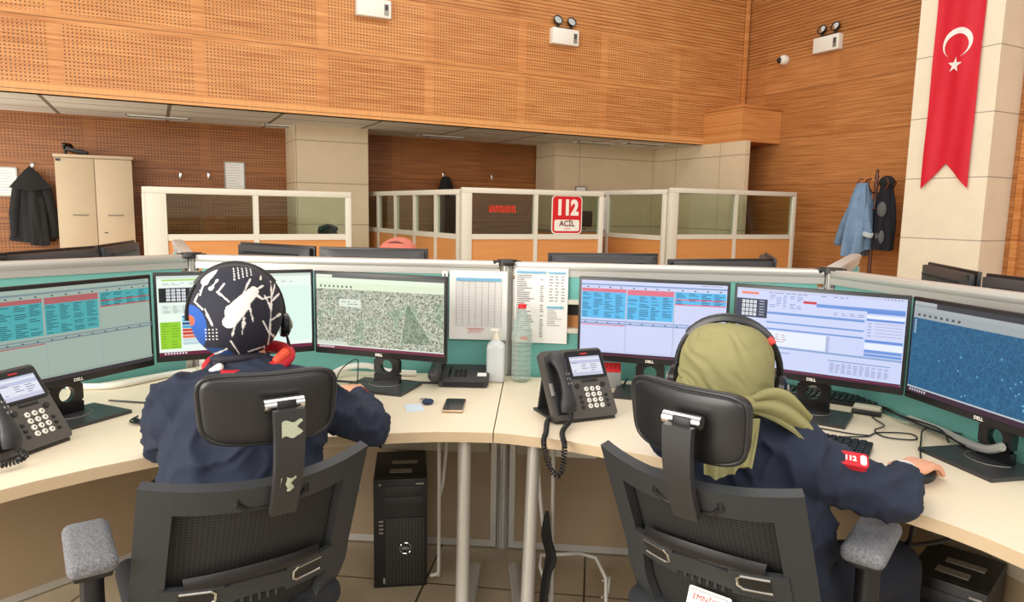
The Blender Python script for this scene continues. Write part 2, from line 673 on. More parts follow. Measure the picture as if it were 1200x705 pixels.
# stone wall pieces under the gallery
m = MB(); m.box((2.205, 10.05, 1.24), (0.99, 0.72, 2.48)); struct('trim_1', m, M_stone_back)
m = MB(); m.box((7.18, 10.05, 1.24), (2.85, 0.62, 2.48)); struct('trim_2', m, M_stone_back)
m = MB(); m.box((7.84, 8.72, 1.24), (0.08, 2.06, 2.48)); struct('trim_3', m, M_stone_side)
# boxed-out corner of the gallery front
m = MB(); m.box((8.20, 8.22, 2.745), (0.805, 0.84, 0.53)); m.box((8.20, 8.22, 2.985), (0.83, 0.865, 0.05), 0.004)
struct('trim_4', m, M_boxwood)
m = MB(); m.box((8.55, 8.56, 3.95), (0.05, 0.05, 2.2)); struct('trim_5', m, M_boxwood)
# the stone pillar
m = MB(); m.box((8.365, 4.935, ZT / 2), (0.48, 0.935, ZT)); struct('trim_6', m, M_pillar)
m = MB(); m.box((8.59, 4.36, ZT / 2), (0.05, 0.07, ZT)); struct('trim_7', m, M_boxwood)


def vent(x, y):
    t = thing('air_vent', None, 'vent', (x, y, ZS))
    a = MB()
    for sx, sy, w, h in ((0, 0.09, 0.72, 0.02), (0, -0.09, 0.72, 0.02), (0.35, 0, 0.02, 0.2), (-0.35, 0, 0.02, 0.2)):
        a.box((sx, sy, -0.006), (w, h, 0.012))
    a.build('frame', M_white, t)
    a = MB(); a.box((0, 0, -0.002), (0.68, 0.16, 0.004)); a.build('duct_opening', M_gapcap, t)
    a = MB()
    for k in range(13):
        a.box((-0.32 + k * 0.0533, 0, -0.006), (0.008, 0.17, 0.008), 0, RY(25))
    a.build('louvre', M_greymet, t)
    return t


for (x, y), l in zip(((0.1, 10.05), (1.72, 10.05), (3.9, 10.0), (6.3, 9.45), (7.0, 9.1)),
                     ('long white air vent in the ceiling tiles above the tall cabinet',
                      'air vent in the ceiling tiles just left of the narrow stone column',
                      'air vent in the ceiling tiles above the shaded wood between the two stone walls',
                      'air vent in the ceiling tiles over the corner stone wall, the deeper one',
                      'air vent in the ceiling tiles over the corner stone wall, nearest the wood front')):
    v_ = vent(x, y); v_['label'] = l


# ================================================================== EMERGENCY LIGHTS, CAMERA, FLAG
def emergency_light(loc, az, label):
    t = thing('emergency_light', label, 'emergency light', loc, az, 'twin-head emergency lights on the wood walls')
    a = MB(); a.box((0, -0.05, 0), (0.42, 0.10, 0.21), 0.008); a.build('housing', M_white, t)
    a = MB(); a.box((0.15, -0.102, -0.01), (0.055, 0.004, 0.13)); a.build('label_plate', M_greymet, t)
    a = MB(); a.box((0.15, -0.105, 0.015), (0.036, 0.003, 0.06)); a.build('indicator', M_inkd, t)
    a = MB(); a.box((0, -0.05, 0.113), (0.19, 0.05, 0.016)); a.build('bracket', M_gapcap, t)
    for sx in (-0.11, 0.11):
        a = MB(); a.cyl((sx, -0.05, 0.11), (sx, -0.05, 0.165), 0.018)
        q = RX(68)
        a.lathe([(0.02, -0.05), (0.055, -0.03), (0.068, 0.0), (0.068, 0.012), (0.060, 0.012), (0.055, 0.0)], (sx, -0.06, 0.215), 24, q)
        h = a.build('lamp_head', M_gapcap, t)
        a = MB(); a.lathe([(0.0001, 0.014), (0.03, 0.013), (0.055, 0.006), (0.056, 0.0)], (sx, -0.06, 0.215), 24, q)
        a.build('lens', M_chrome, h)
    return t


emergency_light((2.46, YF, 3.775), 0, 'white emergency light cut by the top edge, above the narrow stone column')
emergency_light((5.15, YF, 3.775), 0, 'white twin-head emergency light high on the long wood wall')
emergency_light((XR, 7.02, 3.80), 90, 'white twin-head emergency light on the side wood wall beside the dome camera')

t = thing('dome_camera', 'small white dome security camera with dark lens on the side wood wall', 'security camera', (XR, 7.80, 3.72), 90)
a = MB(); a.lathe([(0.07, 0.0), (0.075, 0.02), (0.07, 0.06), (0.055, 0.085), (0.03, 0.10)], (0, 0, 0), 24, RX(90)); a.build('housing', M_white, t)
a = MB(); a.ell((-0.03, -0.085, -0.005), 0.045); a.build('lens_dome', M_blackgl, t)

# the banner flag hangs on the pillar face
t = thing('banner_flag', 'long red swallow-tailed banner with white crescent and star on the stone pillar', 'flag', (8.125, 4.92, 2.9), 90)
FW, FT, FB, FN = 0.265, 2.4, -1.17, -0.88


def flag_y(x, z):
    return -0.03 - 0.010 * math.sin(x * 14 + z * 1.3) - 0.006 * math.sin(x * 31 - z * 2.1) - 0.004 * math.sin(z * 6)


def fl(u, v):
    x = (u * 2 - 1) * FW
    zb = FN + (FB - FN) * abs(u * 2 - 1)
    z = zb + (FT - zb) * v
    return (x, flag_y(x, z), z)


a = MB(); a.sheet(fl, 28, 90, 0.002); a.build('cloth', M_flag, t, 60)


def flat_shape(pts, parent, name, m, d=0.006):
    b = MB()
    vs, fs = b.poly([(x, flag_y(x, z) - d, z) for x, z in pts], [tuple(range(len(pts)))])
    bmesh.ops.triangulate(b.bm, faces=b.bm.faces)
    bmesh.ops.subdivide_edges(b.bm, edges=b.bm.edges, cuts=1)
    return b.build(name, m, parent)


cx_, cz_ = 0.005, 0.445
ro, ri, dx_, dz_ = 0.165, 0.135, 0.0, -0.034
# crescent opening downwards: outer circle minus a lower inner circle
zi = (ro * ro - ri * ri + dz_ * dz_) / (2 * dz_)
xi = math.sqrt(max(ro * ro - zi * zi, 0))
a0 = math.atan2(zi, xi); a1 = PI - a0
b0 = math.atan2(zi - dz_, xi); b1 = PI - b0
N = 40
b = MB()
pts = []
for i in range(N + 1):
    A = a0 + (a1 - a0) * i / N; B = b0 + (b1 - b0) * i / N
    for cxx, czz, rad, an in ((0, 0, ro, A), (dx_, dz_, ri, B)):
        x, z = cx_ + cxx + rad * math.cos(an), cz_ + czz + rad * math.sin(an)
        ang = R(-8)
        x, z = cx_ + (x - cx_) * math.cos(ang) - (z - cz_) * math.sin(ang), cz_ + (x - cx_) * math.sin(ang) + (z - cz_) * math.cos(ang)
        pts.append((x, flag_y(x, z) - 0.006, z))
b.poly(pts, [(2 * i, 2 * i + 2, 2 * i + 3, 2 * i + 1) for i in range(N)])
b.build('crescent', M_flagwhite, t)
b = MB()
sx0, sz0, sr = 0.0, 0.205, 0.088
pts = [(sx0, flag_y(sx0, sz0) - 0.008, sz0)]
for k in range(10):
    rr_ = sr if k % 2 == 0 else sr * 0.40
    an = PI / 2 + k * PI / 5 - 0.12
    x, z = sx0 + rr_ * math.cos(an), sz0 + rr_ * math.sin(an)
    pts.append((x, flag_y(x, z) - 0.008, z))
b.poly(pts, [(0, 1 + k, 1 + (k + 1) % 10) for k in range(10)])
b.build('star', M_flagwhite, t)
a = MB(); a.cyl((-0.3, -0.03, 2.4), (0.3, -0.03, 2.4), 0.012); a.build('hanging_rod', M_rackwood, t)

# ================================================================== GLASS-TOPPED PARTITIONS
def glass_screen(p0, p1, n, zt, zr, label, mats=(0.07,), wide0=0.0, wide1=0.0):
    """cream-framed partition: oak panels below, panes above, between p0 and p1 (n bays)"""
    p0, p1 = V((*p0, 0)), V((*p1, 0))
    L = (p1 - p0).length
    d = (p1 - p0).normalized()
    az = math.degrees(math.atan2(-d.y, d.x))
    t = thing('glazed_partition', label, 'partition', p0, az)
    fr = MB()
    w = 0.06
    fr.box((L / 2, 0, zt - 0.03), (L, 0.06, 0.06), 0.004)
    fr.box((L / 2, 0, zr), (L - 2 * w, 0.05, 0.06))
    fr.box((L / 2, 0, 0.04), (L - 2 * w, 0.05, 0.08))
    fr.build('rail', M_cream, t)
    xs = [wide0 if wide0 else w] + [L * i / n for i in range(1, n)] + [L - (wide1 if wide1 else w)]
    a = MB(); a.box((xs[0] / 2, 0, zt / 2 - 0.03), (xs[0], 0.065, zt - 0.06), 0.005); a.build('post', M_cream, t)
    a = MB(); a.box(((xs[-1] + L) / 2, 0, zt / 2 - 0.03), (L - xs[-1], 0.065, zt - 0.06), 0.005); a.build('post', M_cream, t)
    for x in xs[1:-1]:
        a = MB(); a.box((x, 0, zt / 2 - 0.03), (0.05, 0.055, zt - 0.06)); a.build('mullion', M_cream, t)
    for i in range(n):
        x0 = xs[i] + (0.025 if i else 0)
        x1 = xs[i + 1] - (0.025 if i < n - 1 else 0)
        a = MB(); a.box(((x0 + x1) / 2, 0, (zr + zt - 0.03) / 2), (x1 - x0, 0.008, zt - 0.09 - zr)); a.build('glass_pane', M_glass, t)
        a = MB(); a.box(((x0 + x1) / 2, 0, zr / 2 + 0.025), (x1 - x0, 0.03, zr - 0.11)); a.build('wood_panel', M_woodpanel, t)
    return t


G1 = glass_screen((-0.06, 7.3), (1.87, 7.42), 2, 1.555, 1.085,
                  'cream framed glazed partition with two panes beside the tall cabinet', wide0=0.17)
glass_screen((-0.06, 7.36), (-0.075, 10.3), 3, 1.555, 1.085,
             'glazed partition seen edge-on, running back beside the tall cabinet')
G2 = glass_screen((3.10, 7.3), (4.97, 7.22), 2, 1.645, 1.09,
                  'cream framed glazed partition carrying the red emergency number sign', wide0=0.12)
glass_screen((2.78, 10.25), (3.12, 7.36), 5, 1.625, 1.085,
             'receding glazed partition of five panes between the stone column and the sign')
glass_screen((5.80, 6.95), (7.98, 6.90), 2, 1.715, 1.10,
             'cream framed glazed partition of two panes by the right wood wall', wide0=0.12)
glass_screen((5.62, 9.3), (5.80, 7.0), 2, 1.695, 1.08,
             'receding glazed partition behind the one with the sign, in front of the stone wall')

# the 112 sign on the second screen
sg = thing('emergency_number_sign', 'red and white rounded sign with the number 112 on the glazed partition', 'sign', (4.46, 7.236, 1.355), math.degrees(math.atan2(0.08, 1.87)))


def rrect(w, h, r, n=6):
    P = []
    for cx, cy, a0 in ((w / 2 - r, h / 2 - r, 0), (-w / 2 + r, h / 2 - r, 90), (-w / 2 + r, -h / 2 + r, 180), (w / 2 - r, -h / 2 + r, 270)):
        for i in range(n + 1):
            A = R(a0 + 90 * i / n)
            P.append((cx + r * math.cos(A), cy + r * math.sin(A)))
    return P


def plate(w, h, r, y, th, mb=None, cz=0.0, cx=0.0):
    """upright rounded plate facing -Y"""
    mb = mb or MB()
    P = rrect(w, h, r)
    n = len(P)
    pts = [(cx + x, y, cz + z) for x, z in P] + [(cx + x, y + th, cz + z) for x, z in P]
    fs = [(i, (i + 1) % n, n + (i + 1) % n, n + i) for i in range(n)] + [tuple(range(n)), tuple(range(n, 2 * n))[::-1]]
    mb.poly(pts, fs)
    return mb


plate(0.42, 0.465, 0.055, -0.008, 0.006).build('sign_board', M_white, sg)
plate(0.395, 0.44, 0.048, -0.010, 0.004).build('red_field', mat('sign_red', (206, 24, 34), 0.4), sg)
plate(0.345, 0.135, 0.022, -0.012, 0.004, None, -0.128).build('white_field', M_white, sg)
FX = RX(90)
text_mesh('number', '112', 0.245, M_white, sg, Matrix.Translation((0, -0.012, 0.078)) @ FX, bold=0.013, sx=0.84)
text_mesh('word', 'ACİL', 0.092, mat('sign_dark_red', (110, 20, 30), 0.5), sg, Matrix.Translation((0, -0.014, -0.108)) @ FX, bold=0.002)
text_mesh('small_print', 'ÇAĞRI', 0.028, mat('sign_pink', (216, 120, 120), 0.5), sg, Matrix.Translation((0, -0.014, -0.168)) @ FX)

# red lettering stuck on the pane
t = thing('lettering_decal', 'small bright red lettering on the glass left of the red number sign', 'lettering', (3.60, 7.262, 1.41), 2)
a = MB()
x = -0.16
for k in range(13):
    a.box((x, 0, 0), (0.010, 0.002, 0.075))
    if k % 3 != 1:
        a.box((x + 0.012, 0, 0.03 if k % 2 else -0.028), (0.016, 0.002, 0.012))
    x += 0.0265
a.build('letter_strokes', mat('bright_red_letters', (236, 46, 36), 0.5), t)

# ================================================================== BACK OF THE ROOM: cabinet, coats, notices
t = thing('filing_cabinet', 'tall beige two-door cabinet against the back wood wall', 'cabinet', (-0.62, 10.0, 0))
a = MB()
a.box((0, 0.18, 0.98), (0.80, 0.36, 1.90)); a.box((0, 0.17, 1.95), (0.84, 0.42, 0.035), 0.003); a.box((0, 0.18, 0.015), (0.78, 0.34, 0.03))
a.build('body', M_cab, t)
for sx in (-1, 1):
    a = MB(); a.box((sx * 0.2045, -0.012, 0.98), (0.401, 0.02, 1.88), 0.002); d = a.build('door', M_cab, t)
    a = MB()
    x0 = 0.0 if sx < 0 else 0.0
    xc = -0.17 if sx < 0 else 0.20
    a.tube([(xc - 0.08, -0.022, 1.245), (xc - 0.075, -0.045, 1.245), (xc + 0.075, -0.045, 1.245), (xc + 0.08, -0.022, 1.245)], 0.006, 8)
    a.build('handle', M_greymet, d)
a = MB(); a.cyl((0.08, -0.022, 1.03), (0.08, -0.026, 1.03), 0.008); a.cyl((0.10, -0.022, 1.03), (0.10, -0.026, 1.03), 0.008); a.build('lock', M_gapcap, t)
a = MB(); a.box((-0.37, -0.024, 1.90), (0.05, 0.003, 0.03)); a.build('label_plate', M_inkd, t)

t = thing('desk_telephone', 'small black telephone lying on top of the tall beige cabinet', 'telephone', (-0.83, 10.12, 1.9675))
a = MB(); a.box((0.02, 0, 0.05), (0.26, 0.2, 0.05), 0.01, RY(14)); a.box((-0.09, 0, 0.045), (0.02, 0.2, 0.09)); a.build('body', M_gapcap, t)
a = MB(); a.chain([(-0.09, -0.09, 0.115), (-0.04, 0.0, 0.125), (-0.03, 0.09, 0.10)], [0.026, 0.016, 0.026], 10); a.build('handset', M_blackgl, t)


def hanging_cloth(mb, top, w0, w1, h, depth, folds, seed, skew=0.0, hem=0.03, shoulder=0.14):
    """a garment hanging from its collar: closed folded lump, wider downwards"""
    rnd = random.Random(seed)
    ph = [rnd.uniform(0, 6.28) for _ in range(6)]

    def f(u, v):
        a = 2 * PI * u
        s = v ** 0.55 if v < shoulder * 3 else (shoulder * 3) ** 0.55 + (v - shoulder * 3) * (1 - (shoulder * 3) ** 0.55) / (1 - shoulder * 3)
        w = w0 + (w1 - w0) * min(s, 1)
        dpt = depth * (0.55 + 0.45 * math.sin(min(v * 1.4, 1) * PI / 2))
        k = 1 + 0.15 * min(v * 3, 1) * math.sin(folds * a + ph[0] + v * 1.5) + 0.08 * math.sin((folds + 4) * a + ph[1] - v * 3)
        x = w / 2 * math.cos(a) * k + skew * v
        y = dpt / 2 * math.sin(a) * k
        z = -h * v + hem * math.sin(a * 2 + ph[2]) * v
        return (top[0] + x, top[1] + y, top[2] + z)
    mb.sheet(f, 60, 30)
    # close top and bottom
    ring = [mb.bm.verts.new(mb.T @ V(f(i / 40, 1.0))) for i in range(40)]
    fc = mb.bm.faces.new(ring); fc.material_index = mb.mi
    ring = [mb.bm.verts.new(mb.T @ V(f(i / 40, 0.0))) for i in range(40)]
    fc = mb.bm.faces.new(ring); fc.material_index = mb.mi
    return mb


t = thing('hooded_coat', 'black coat hanging from a wall hook left of the tall cabinet', 'coat', (-1.30, 10.27, 0.90))
a = MB(); hanging_cloth(a, (0, 0, 0.87), 0.09, 0.47, 0.84, 0.20, 5, 3, skew=0.0, shoulder=0.12); a.build('body', M_blackcloth, t, 70)
a = MB()
a.sheet(lambda u, v: (0.22 * (u * 2 - 1) * (0.25 + 0.75 * v), -0.10 - 0.03 * math.sin(u * PI) * v, 0.87 - 0.21 * v + 0.05 * (1 - abs(u * 2 - 1)) * (1 - v) - 0.04 * (1 - abs(u * 2 - 1)) * v), 16, 8, 0.012)
a.build('hood', M_blackcloth, t, 70)
for sx in (-1, 1):
    a = MB(); a.chain([(sx * 0.14, -0.02, 0.66), (sx * 0.19, -0.03, 0.35), (sx * 0.20, -0.03, 0.10)], [0.06, 0.06, 0.05], 12); a.build('sleeve', M_blackcloth, t)
a = MB(); hanging_cloth(a, (0.05, -0.06, 0.55), 0.16, 0.20, 0.58, 0.12, 4, 9, hem=0.01); a.build('front_flap', M_blackcloth, t, 70)


def wall_hook(x, z, lab):
    t = thing('coat_hook', lab, 'hook', (x, YB, z))
    a = MB(); a.box((0, -0.006, 0), (0.03, 0.012, 0.09), 0.004); a.build('plate', M_chrome, t)
    a = MB(); a.tube([(0, -0.01, -0.02), (0, -0.05, -0.045), (0, -0.07, -0.02), (0, -0.072, 0.0)], 0.006, 8)
    a.tube([(0, -0.01, 0.02), (0, -0.05, 0.04), (0, -0.06, 0.06)], 0.006, 8); a.build('prong', M_chrome, t)


wall_hook(-1.30, 1.83, 'chrome wall hook holding the black coat')
wall_hook(0.345, 1.78, 'empty chrome wall hook, the farther from the framed notice')
wall_hook(0.69, 1.79, 'empty chrome wall hook next to the framed notice')


def notice(name, x, y, z, w, h, az, label, lines=8, frame=True, seed=1):
    t = thing(name, label, 'notice', (x, y, z), az)
    if frame:
        a = MB()
        for c, s in (((0, -0.008, h / 2), (w, 0.016, 0.015)), ((0, -0.008, -h / 2), (w, 0.016, 0.015)),
                     ((w / 2, -0.008, 0), (0.015, 0.016, h)), ((-w / 2, -0.008, 0), (0.015, 0.016, h))):
            a.box(c, s)
        a.build('frame', M_greymet, t)
    a = MB(); a.box((0, -0.004, 0), (w - 0.01, 0.006, h - 0.01)); a.build('sheet', M_paper, t)
    rnd = random.Random(seed)
    a = MB()
    for k in range(lines):
        zz = h * (0.40 - 0.8 * k / max(lines - 1, 1))
        ww = w * rnd.uniform(0.45, 0.75)
        a.box((-w * 0.38 + ww / 2, -0.0078, zz), (ww, 0.0012, h * 0.012))
    a.build('printed_lines', M_ink, t)
    return t


notice('framed_notice', -1.585, YB, 1.63, 0.24, 0.34, 0, 'framed notice on the back wall at the left edge, beside the black coat', 9)
notice('framed_notice', 1.02, YB, 1.80, 0.25, 0.36, 0, 'framed notice on the back wall left of the narrow stone column', 9, True, 5)
notice('wall_notice', 6.25, 9.73, 1.74, 0.20, 0.12, 0, 'small pale notice on the stone wall right above the partition', 3, True, 6)

# dark coat tip behind the receding partition
t = thing('hooded_coat', 'dark coat with pointed hood hanging behind the receding glazed partition', 'coat', (4.10, 10.28, 0.95))
a = MB(); hanging_cloth(a, (0, 0, 0.95), 0.08, 0.42, 0.92, 0.18, 5, 12, shoulder=0.12); a.build('body', M_blackcloth, t, 70)
wall_hook(4.10, 1.93, 'chrome wall hook above the dark hooded coat behind the partition')
wall_hook(4.95, 1.93, 'chrome wall hook on the shaded wood above the number sign')

# coffee-machine sized things behind the glass
t = thing('desk_telephone', 'black telephone seen through the pane beside the narrow stone column', 'telephone', (1.70, 7.75, 1.06))
a = MB(); a.box((0, 0, 0.05), (0.20, 0.16, 0.06), 0.02, RX(25)); a.box((0, 0.06, 0.06), (0.16, 0.03, 0.12), 0.01); a.build('body', M_gapcap, t)
a = MB(); a.chain([(-0.08, -0.02, 0.10), (0.0, -0.02, 0.135), (0.08, -0.02, 0.10)], [0.03, 0.02, 0.03], 10); a.build('handset', M_gapcap, t)
t = thing('shelf_cabinet', 'low pale cabinet behind the first glazed partition', 'cabinet', (1.25, 7.85, 0))
a = MB(); a.box((0, 0, 0.52), (1.15, 0.40, 1.04)); a.box((0, 0, 1.05), (1.2, 0.44, 0.02)); a.build('body', M_cab, t)
for sx in (-1, 1):
    a = MB(); a.box((sx * 0.285, -0.208, 0.5), (0.56, 0.016, 0.96)); a.build('door', M_cab, t)

t = thing('service_counter', 'wood counter behind the glazed partition with the number sign', 'counter', (5.15, 8.3, 0))
a = MB(); a.box((0, 0, 0.57), (0.8, 0.5, 1.10)); a.build('body', M_woodpanel, t)
a = MB(); a.box((0, 0, 1.14), (0.86, 0.56, 0.03)); a.build('counter_top', M_greymet, t)
t = thing('laptop', 'black monitor standing on the counter right of the number sign', 'monitor', (5.22, 8.2, 1.155))
a = MB(); a.box((0.0, 0.0, 0.14), (0.5, 0.03, 0.22), 0.006); a.box((0, 0.01, 0.03), (0.06, 0.03, 0.06)); a.build('display', M_gapcap, t)
a = MB(); a.box((0.0, 0.0, 0.006), (0.22, 0.16, 0.012)); a.build('base', M_gapcap, t)
t.name = 'small_monitor'
t = notice('paper_notice', 5.705, 8.30, 1.37, 0.30, 0.48, -90 + 4.5 + 180, 'pale sheet on the rear glazed partition in front of the stone wall', 0, False)
for c in list(t.children):
    if c.name.startswith('printed'):
        bpy.data.objects.remove(c)

# ================================================================== COAT RACK
t = thing('coat_rack', 'dark bentwood coat rack standing by the stone pillar', 'coat rack', (8.15, 5.80, 0))
a = MB()
a.lathe([(0.03, 0.25), (0.024, 0.6), (0.022, 1.2), (0.026, 1.55), (0.02, 1.75), (0.03, 1.80), (0.018, 1.84), (0.028, 1.90), (0.016, 1.94), (0.022, 1.97), (0.003, 2.0)], (0, 0, 0), 16)
a.build('pole', M_rackwood, t)
for k in range(6):
    A = R(k * 60 + 12)
    d = V((math.cos(A), math.sin(A), 0))
    P = [d * 0.02 + V((0, 0, 1.70)), d * 0.10 + V((0, 0, 1.70)), d * 0.19 + V((0, 0, 1.75)), d * 0.22 + V((0, 0, 1.82)), d * 0.19 + V((0, 0, 1.87)), d * 0.15 + V((0, 0, 1.865))]
    a = MB(); a.tube(P, 0.010, 8); a.build('hook', M_rackwood, t)
for k in range(4):
    A = R(k * 90 + 30)
    d = V((math.cos(A), math.sin(A), 0))
    a = MB(); a.tube([V((0, 0, 0.45)), d * 0.10 + V((0, 0, 0.40)), d * 0.20 + V((0, 0, 0.2)), d * 0.27 + V((0, 0, 0.012))], 0.013, 8); a.build('leg', M_rackwood, t)
a = MB(); a.tube([(0.07 * math.cos(i * PI / 8), 0.07 * math.sin(i * PI / 8), 1.5) for i in range(16)], 0.008, 8, True); a.build('ring', M_rackwood, t)

t = thing('denim_jacket', 'light blue denim jacket hanging on the bentwood coat rack', 'jacket', (8.03, 5.90, 0.93))
a = MB(); hanging_cloth(a, (0, 0, 0.89), 0.07, 0.50, 0.88, 0.26, 6, 21, skew=-0.02, hem=0.05, shoulder=0.2); a.build('body', M_denim, t, 70)
a = MB(); a.chain([(-0.02, 0.10, 0.62), (-0.04, 0.20, 0.35), (-0.05, 0.26, 0.13)], [0.05, 0.055, 0.05], 12); a.build('sleeve', M_denim, t)
a = MB(); a.chain([(-0.04, -0.08, 0.60), (-0.06, -0.13, 0.40), (-0.06, -0.16, 0.28)], [0.05, 0.055, 0.055], 12); a.build('sleeve', M_denim, t)
a = MB(); a.lathe([(0.058, -0.03), (0.066, -0.02), (0.066, 0.02), (0.058, 0.03)], (-0.06, -0.165, 0.25), 16, RX(20)); a.build('cuff', mat('pale_denim', (188, 196, 204), 0.9), t)
t = thing('dark_coat', 'black coat with a grey patterned lining hanging right of the denim jacket', 'coat', (8.17, 5.67, 0.93))
a = MB(); hanging_cloth(a, (0, 0, 0.90), 0.10, 0.30, 0.84, 0.24, 4, 31, hem=0.01, shoulder=0.1); a.build('body', mat('black_navy_cloth', (22, 22, 30), 0.9, 0, 0.2), t, 70)
for zz in (0.56, 0.22):
    a = MB(); a.ell((-0.118, -0.040, zz), (0.030, 0.055, 0.095), RZ(20)); a.build('grey_patch', mat('grey_patch', (92, 92, 92), 0.9), t)
a = MB(); a.ell((-0.02, -0.01, 0.90), (0.07, 0.10, 0.08)); a.build('cap', M_blackcloth, t)

# ================================================================== WORKSTATION PANELS
P1, J, P2 = V((0.13, 3.12)), V((1.245, 2.46)), V((2.29, 1.79))
PA = V((-1.08, 2.55)); PD = V((2.02, 0.52))
O1 = V((0.115, 4.45)); O2 = V((3.42, 2.52))


def panel(a2, b2, label, near_sign=1, hatch=None, sockets=None, plain=False):
    """low screen from a2 to b2; local +Y points away from the seats"""
    d = (b2 - a2)
    L = d.length
    d.normalize()
    az = math.degrees(math.atan2(-d.y, d.x))
    t = thing('partition_panel', label, 'partition', (a2.x, a2.y, 0), az)
    g = 0.027
    m = MB(); m.box((L / 2, 0, 1.183), (L - 2 * g, 0.058, 0.030), 0.009); m.build('top_rail', M_alu, t)
    m = MB()
    m.box((L / 2, 0, 1.156), (L - 2 * g, 0.044, 0.026)); m.box((L / 2, 0, 0.66), (L - 2 * g, 0.05, 0.03)); m.box((L / 2, 0, 0.02), (L - 2 * g, 0.044, 0.03))
    for x in (g + 0.012, L - g - 0.012):
        m.box((x, 0, 0.58), (0.024, 0.05, 1.10))
    m.build('frame', M_alu, t)
    if hatch:
        x0, x1, z0, z1 = hatch
        m = MB()
        xa, xb = g + 0.024, L - g - 0.024
        m.box(((xa + x0) / 2, 0, 0.90), (x0 - xa, 0.036, 0.49))
        m.box(((x1 + xb) / 2, 0, 0.90), (xb - x1, 0.036, 0.49))
        m.box(((x0 + x1) / 2, 0, (0.675 + z0) / 2), (x1 - x0, 0.036, z0 - 0.675))
        m.box(((x0 + x1) / 2, 0, (z1 + 1.145) / 2), (x1 - x0, 0.036, 1.145 - z1))
        m.build('fabric_screen', M_teal, t)
        m = MB()
        for z in (z0, z1):
            m.box(((x0 + x1) / 2, -0.01, z), (x1 - x0, 0.04, 0.018))
        m.build('hatch_frame', M_cream, t)
        m = MB(); m.box(((x0 + x1) / 2, 0.012, (z0 + z1) / 2 + 0.03), (x1 - x0, 0.01, (z1 - z0) * 0.5)); m.build('hatch_opening_shade', M_gapcap, t)  # dark sheet stands in for the shade inside the open slot
        m = MB(); m.box(((x0 + x1) / 2, 0.012, z0 + 0.032), (x1 - x0, 0.012, 0.05)); m.build('hatch_sill', M_woodpanel, t)
    else:
        m = MB(); m.box((L / 2, 0, 0.909), (L - 2 * g - 0.05, 0.036, 0.470)); m.build('fabric_screen', M_teal, t)
    m = MB(); m.box((L / 2, 0, 0.34), (L - 2 * g - 0.05, 0.046, 0.61)); m.build('lower_panel', M_beige, t)
    if not plain:
        m = MB(); m.box((L / 2, -0.035, 0.465), (L - 2 * g - 0.06, 0.03, 0.09), 0.004)
        for k in range(1, 8):
            m.box((g + k * (L - 2 * g) / 8, -0.051, 0.465), (0.006, 0.004, 0.085))
        rw = m.build('cable_raceway', mat('raceway_beige', (168, 158, 138), 0.5), t)
        if sockets:
            m = MB(); m.box((sockets, -0.055, 0.465), (0.19, 0.008, 0.088), 0.003); sp = m.build('socket_plate', M_white, rw)
            for sx in (-0.045, 0.0, 0.045):
                m = MB(); m.lathe([(0.021, 0.0), (0.021, 0.006), (0.016, 0.006), (0.013, 0.002)], (sockets + sx, -0.059, 0.468), 16, RX(90)); m.build('red_socket', mat('socket_red', (150, 24, 34), 0.4), sp)
    return t


pa = panel(PA, P1, 'teal screen panel behind the dim monitor at the left edge')
pb = panel(P1, J, 'teal screen panel behind the satellite map monitor, with a paper near its right end')
pc = panel(J, P2, 'teal screen panel behind the blue-table monitor, with a paper near its left end', hatch=(0.18, 0.50, 0.93, 1.045), sockets=0.285)
pd = panel(P2, PD, 'teal screen panel behind the blue map monitor at the right edge')
po = panel(P1 + V((-0.01, 0.07)), O1, 'screen panel running away behind the patterned headscarf, seen end-on', plain=True)
pq = panel(P2 + V((0.05, 0.04)), O2, 'beige-topped screen panel running away towards the coat rack', plain=True)


def post(p, label):
    t = thing('partition_post', label, 'post', (p.x, p.y, 0), 20)
    m = MB()
    m.cyl((0, 0, 0), (0, 0, 1.185), 0.020, None, 20)
    for k in range(12):
        A = R(k * 30)
        m.box((0.021 * math.cos(A), 0.021 * math.sin(A), 0.59), (0.010, 0.006, 1.18), 0, RZ(k * 30))
    m.build('fluted_post', M_alu, t)
    m = MB(); m.cyl((0, 0, 1.185), (0, 0, 1.204), 0.043, 0.040, 20); m.box((0, 0, 1.192), (0.115, 0.04, 0.018), 0.005); m.box((0, 0, 1.192), (0.04, 0.115, 0.018), 0.005)
    m.build('cap', M_gapcap, t)
    return t


post(P1, 'fluted aluminium post where the panels meet behind the patterned headscarf')
post(J, 'fluted aluminium post between the two papers, with a black cap')
post(P2, 'fluted aluminium post where the panels meet behind the middle right monitors')

# ================================================================== DESKS
def bez(p0, p1, p2, n=8):
    return [tuple((1 - t) ** 2 * V(p0) + 2 * t * (1 - t) * V(p1) + t * t * V(p2)) for t in [i / n for i in range(n + 1)]]


def desk(name, label, poly, legs, group=None):
    t = thing(name, label, 'desk', (poly[0][0], poly[0][1], 0))
    M = inv(t)
    n_front = len(poly)
    m = MB(M); m.prism(poly, 0.7395 - 0.001, 0.7400); m.build('top_surface', M_desk, t)
    m = MB(M); m.prism(poly, 0.7080, 0.7384); m.build('desktop', M_edge, t)
    for (x, y, bx, by, fx, fy) in legs:
        m = MB(M)
        m.cyl((x, y, 0.03), (bx, by, 0.708), 0.022, 0.020, 18)
        d = V((fx - x, fy - y, 0))
        m.tube([(x - d.x * .15, y - d.y * .15, 0.018), (fx, fy, 0.018)], 0.026, 10, flat=0.6)
        m.build('leg', M_alu, t)
    return t


def along(a, b, k):
    return tuple(a + (b - a) * k)


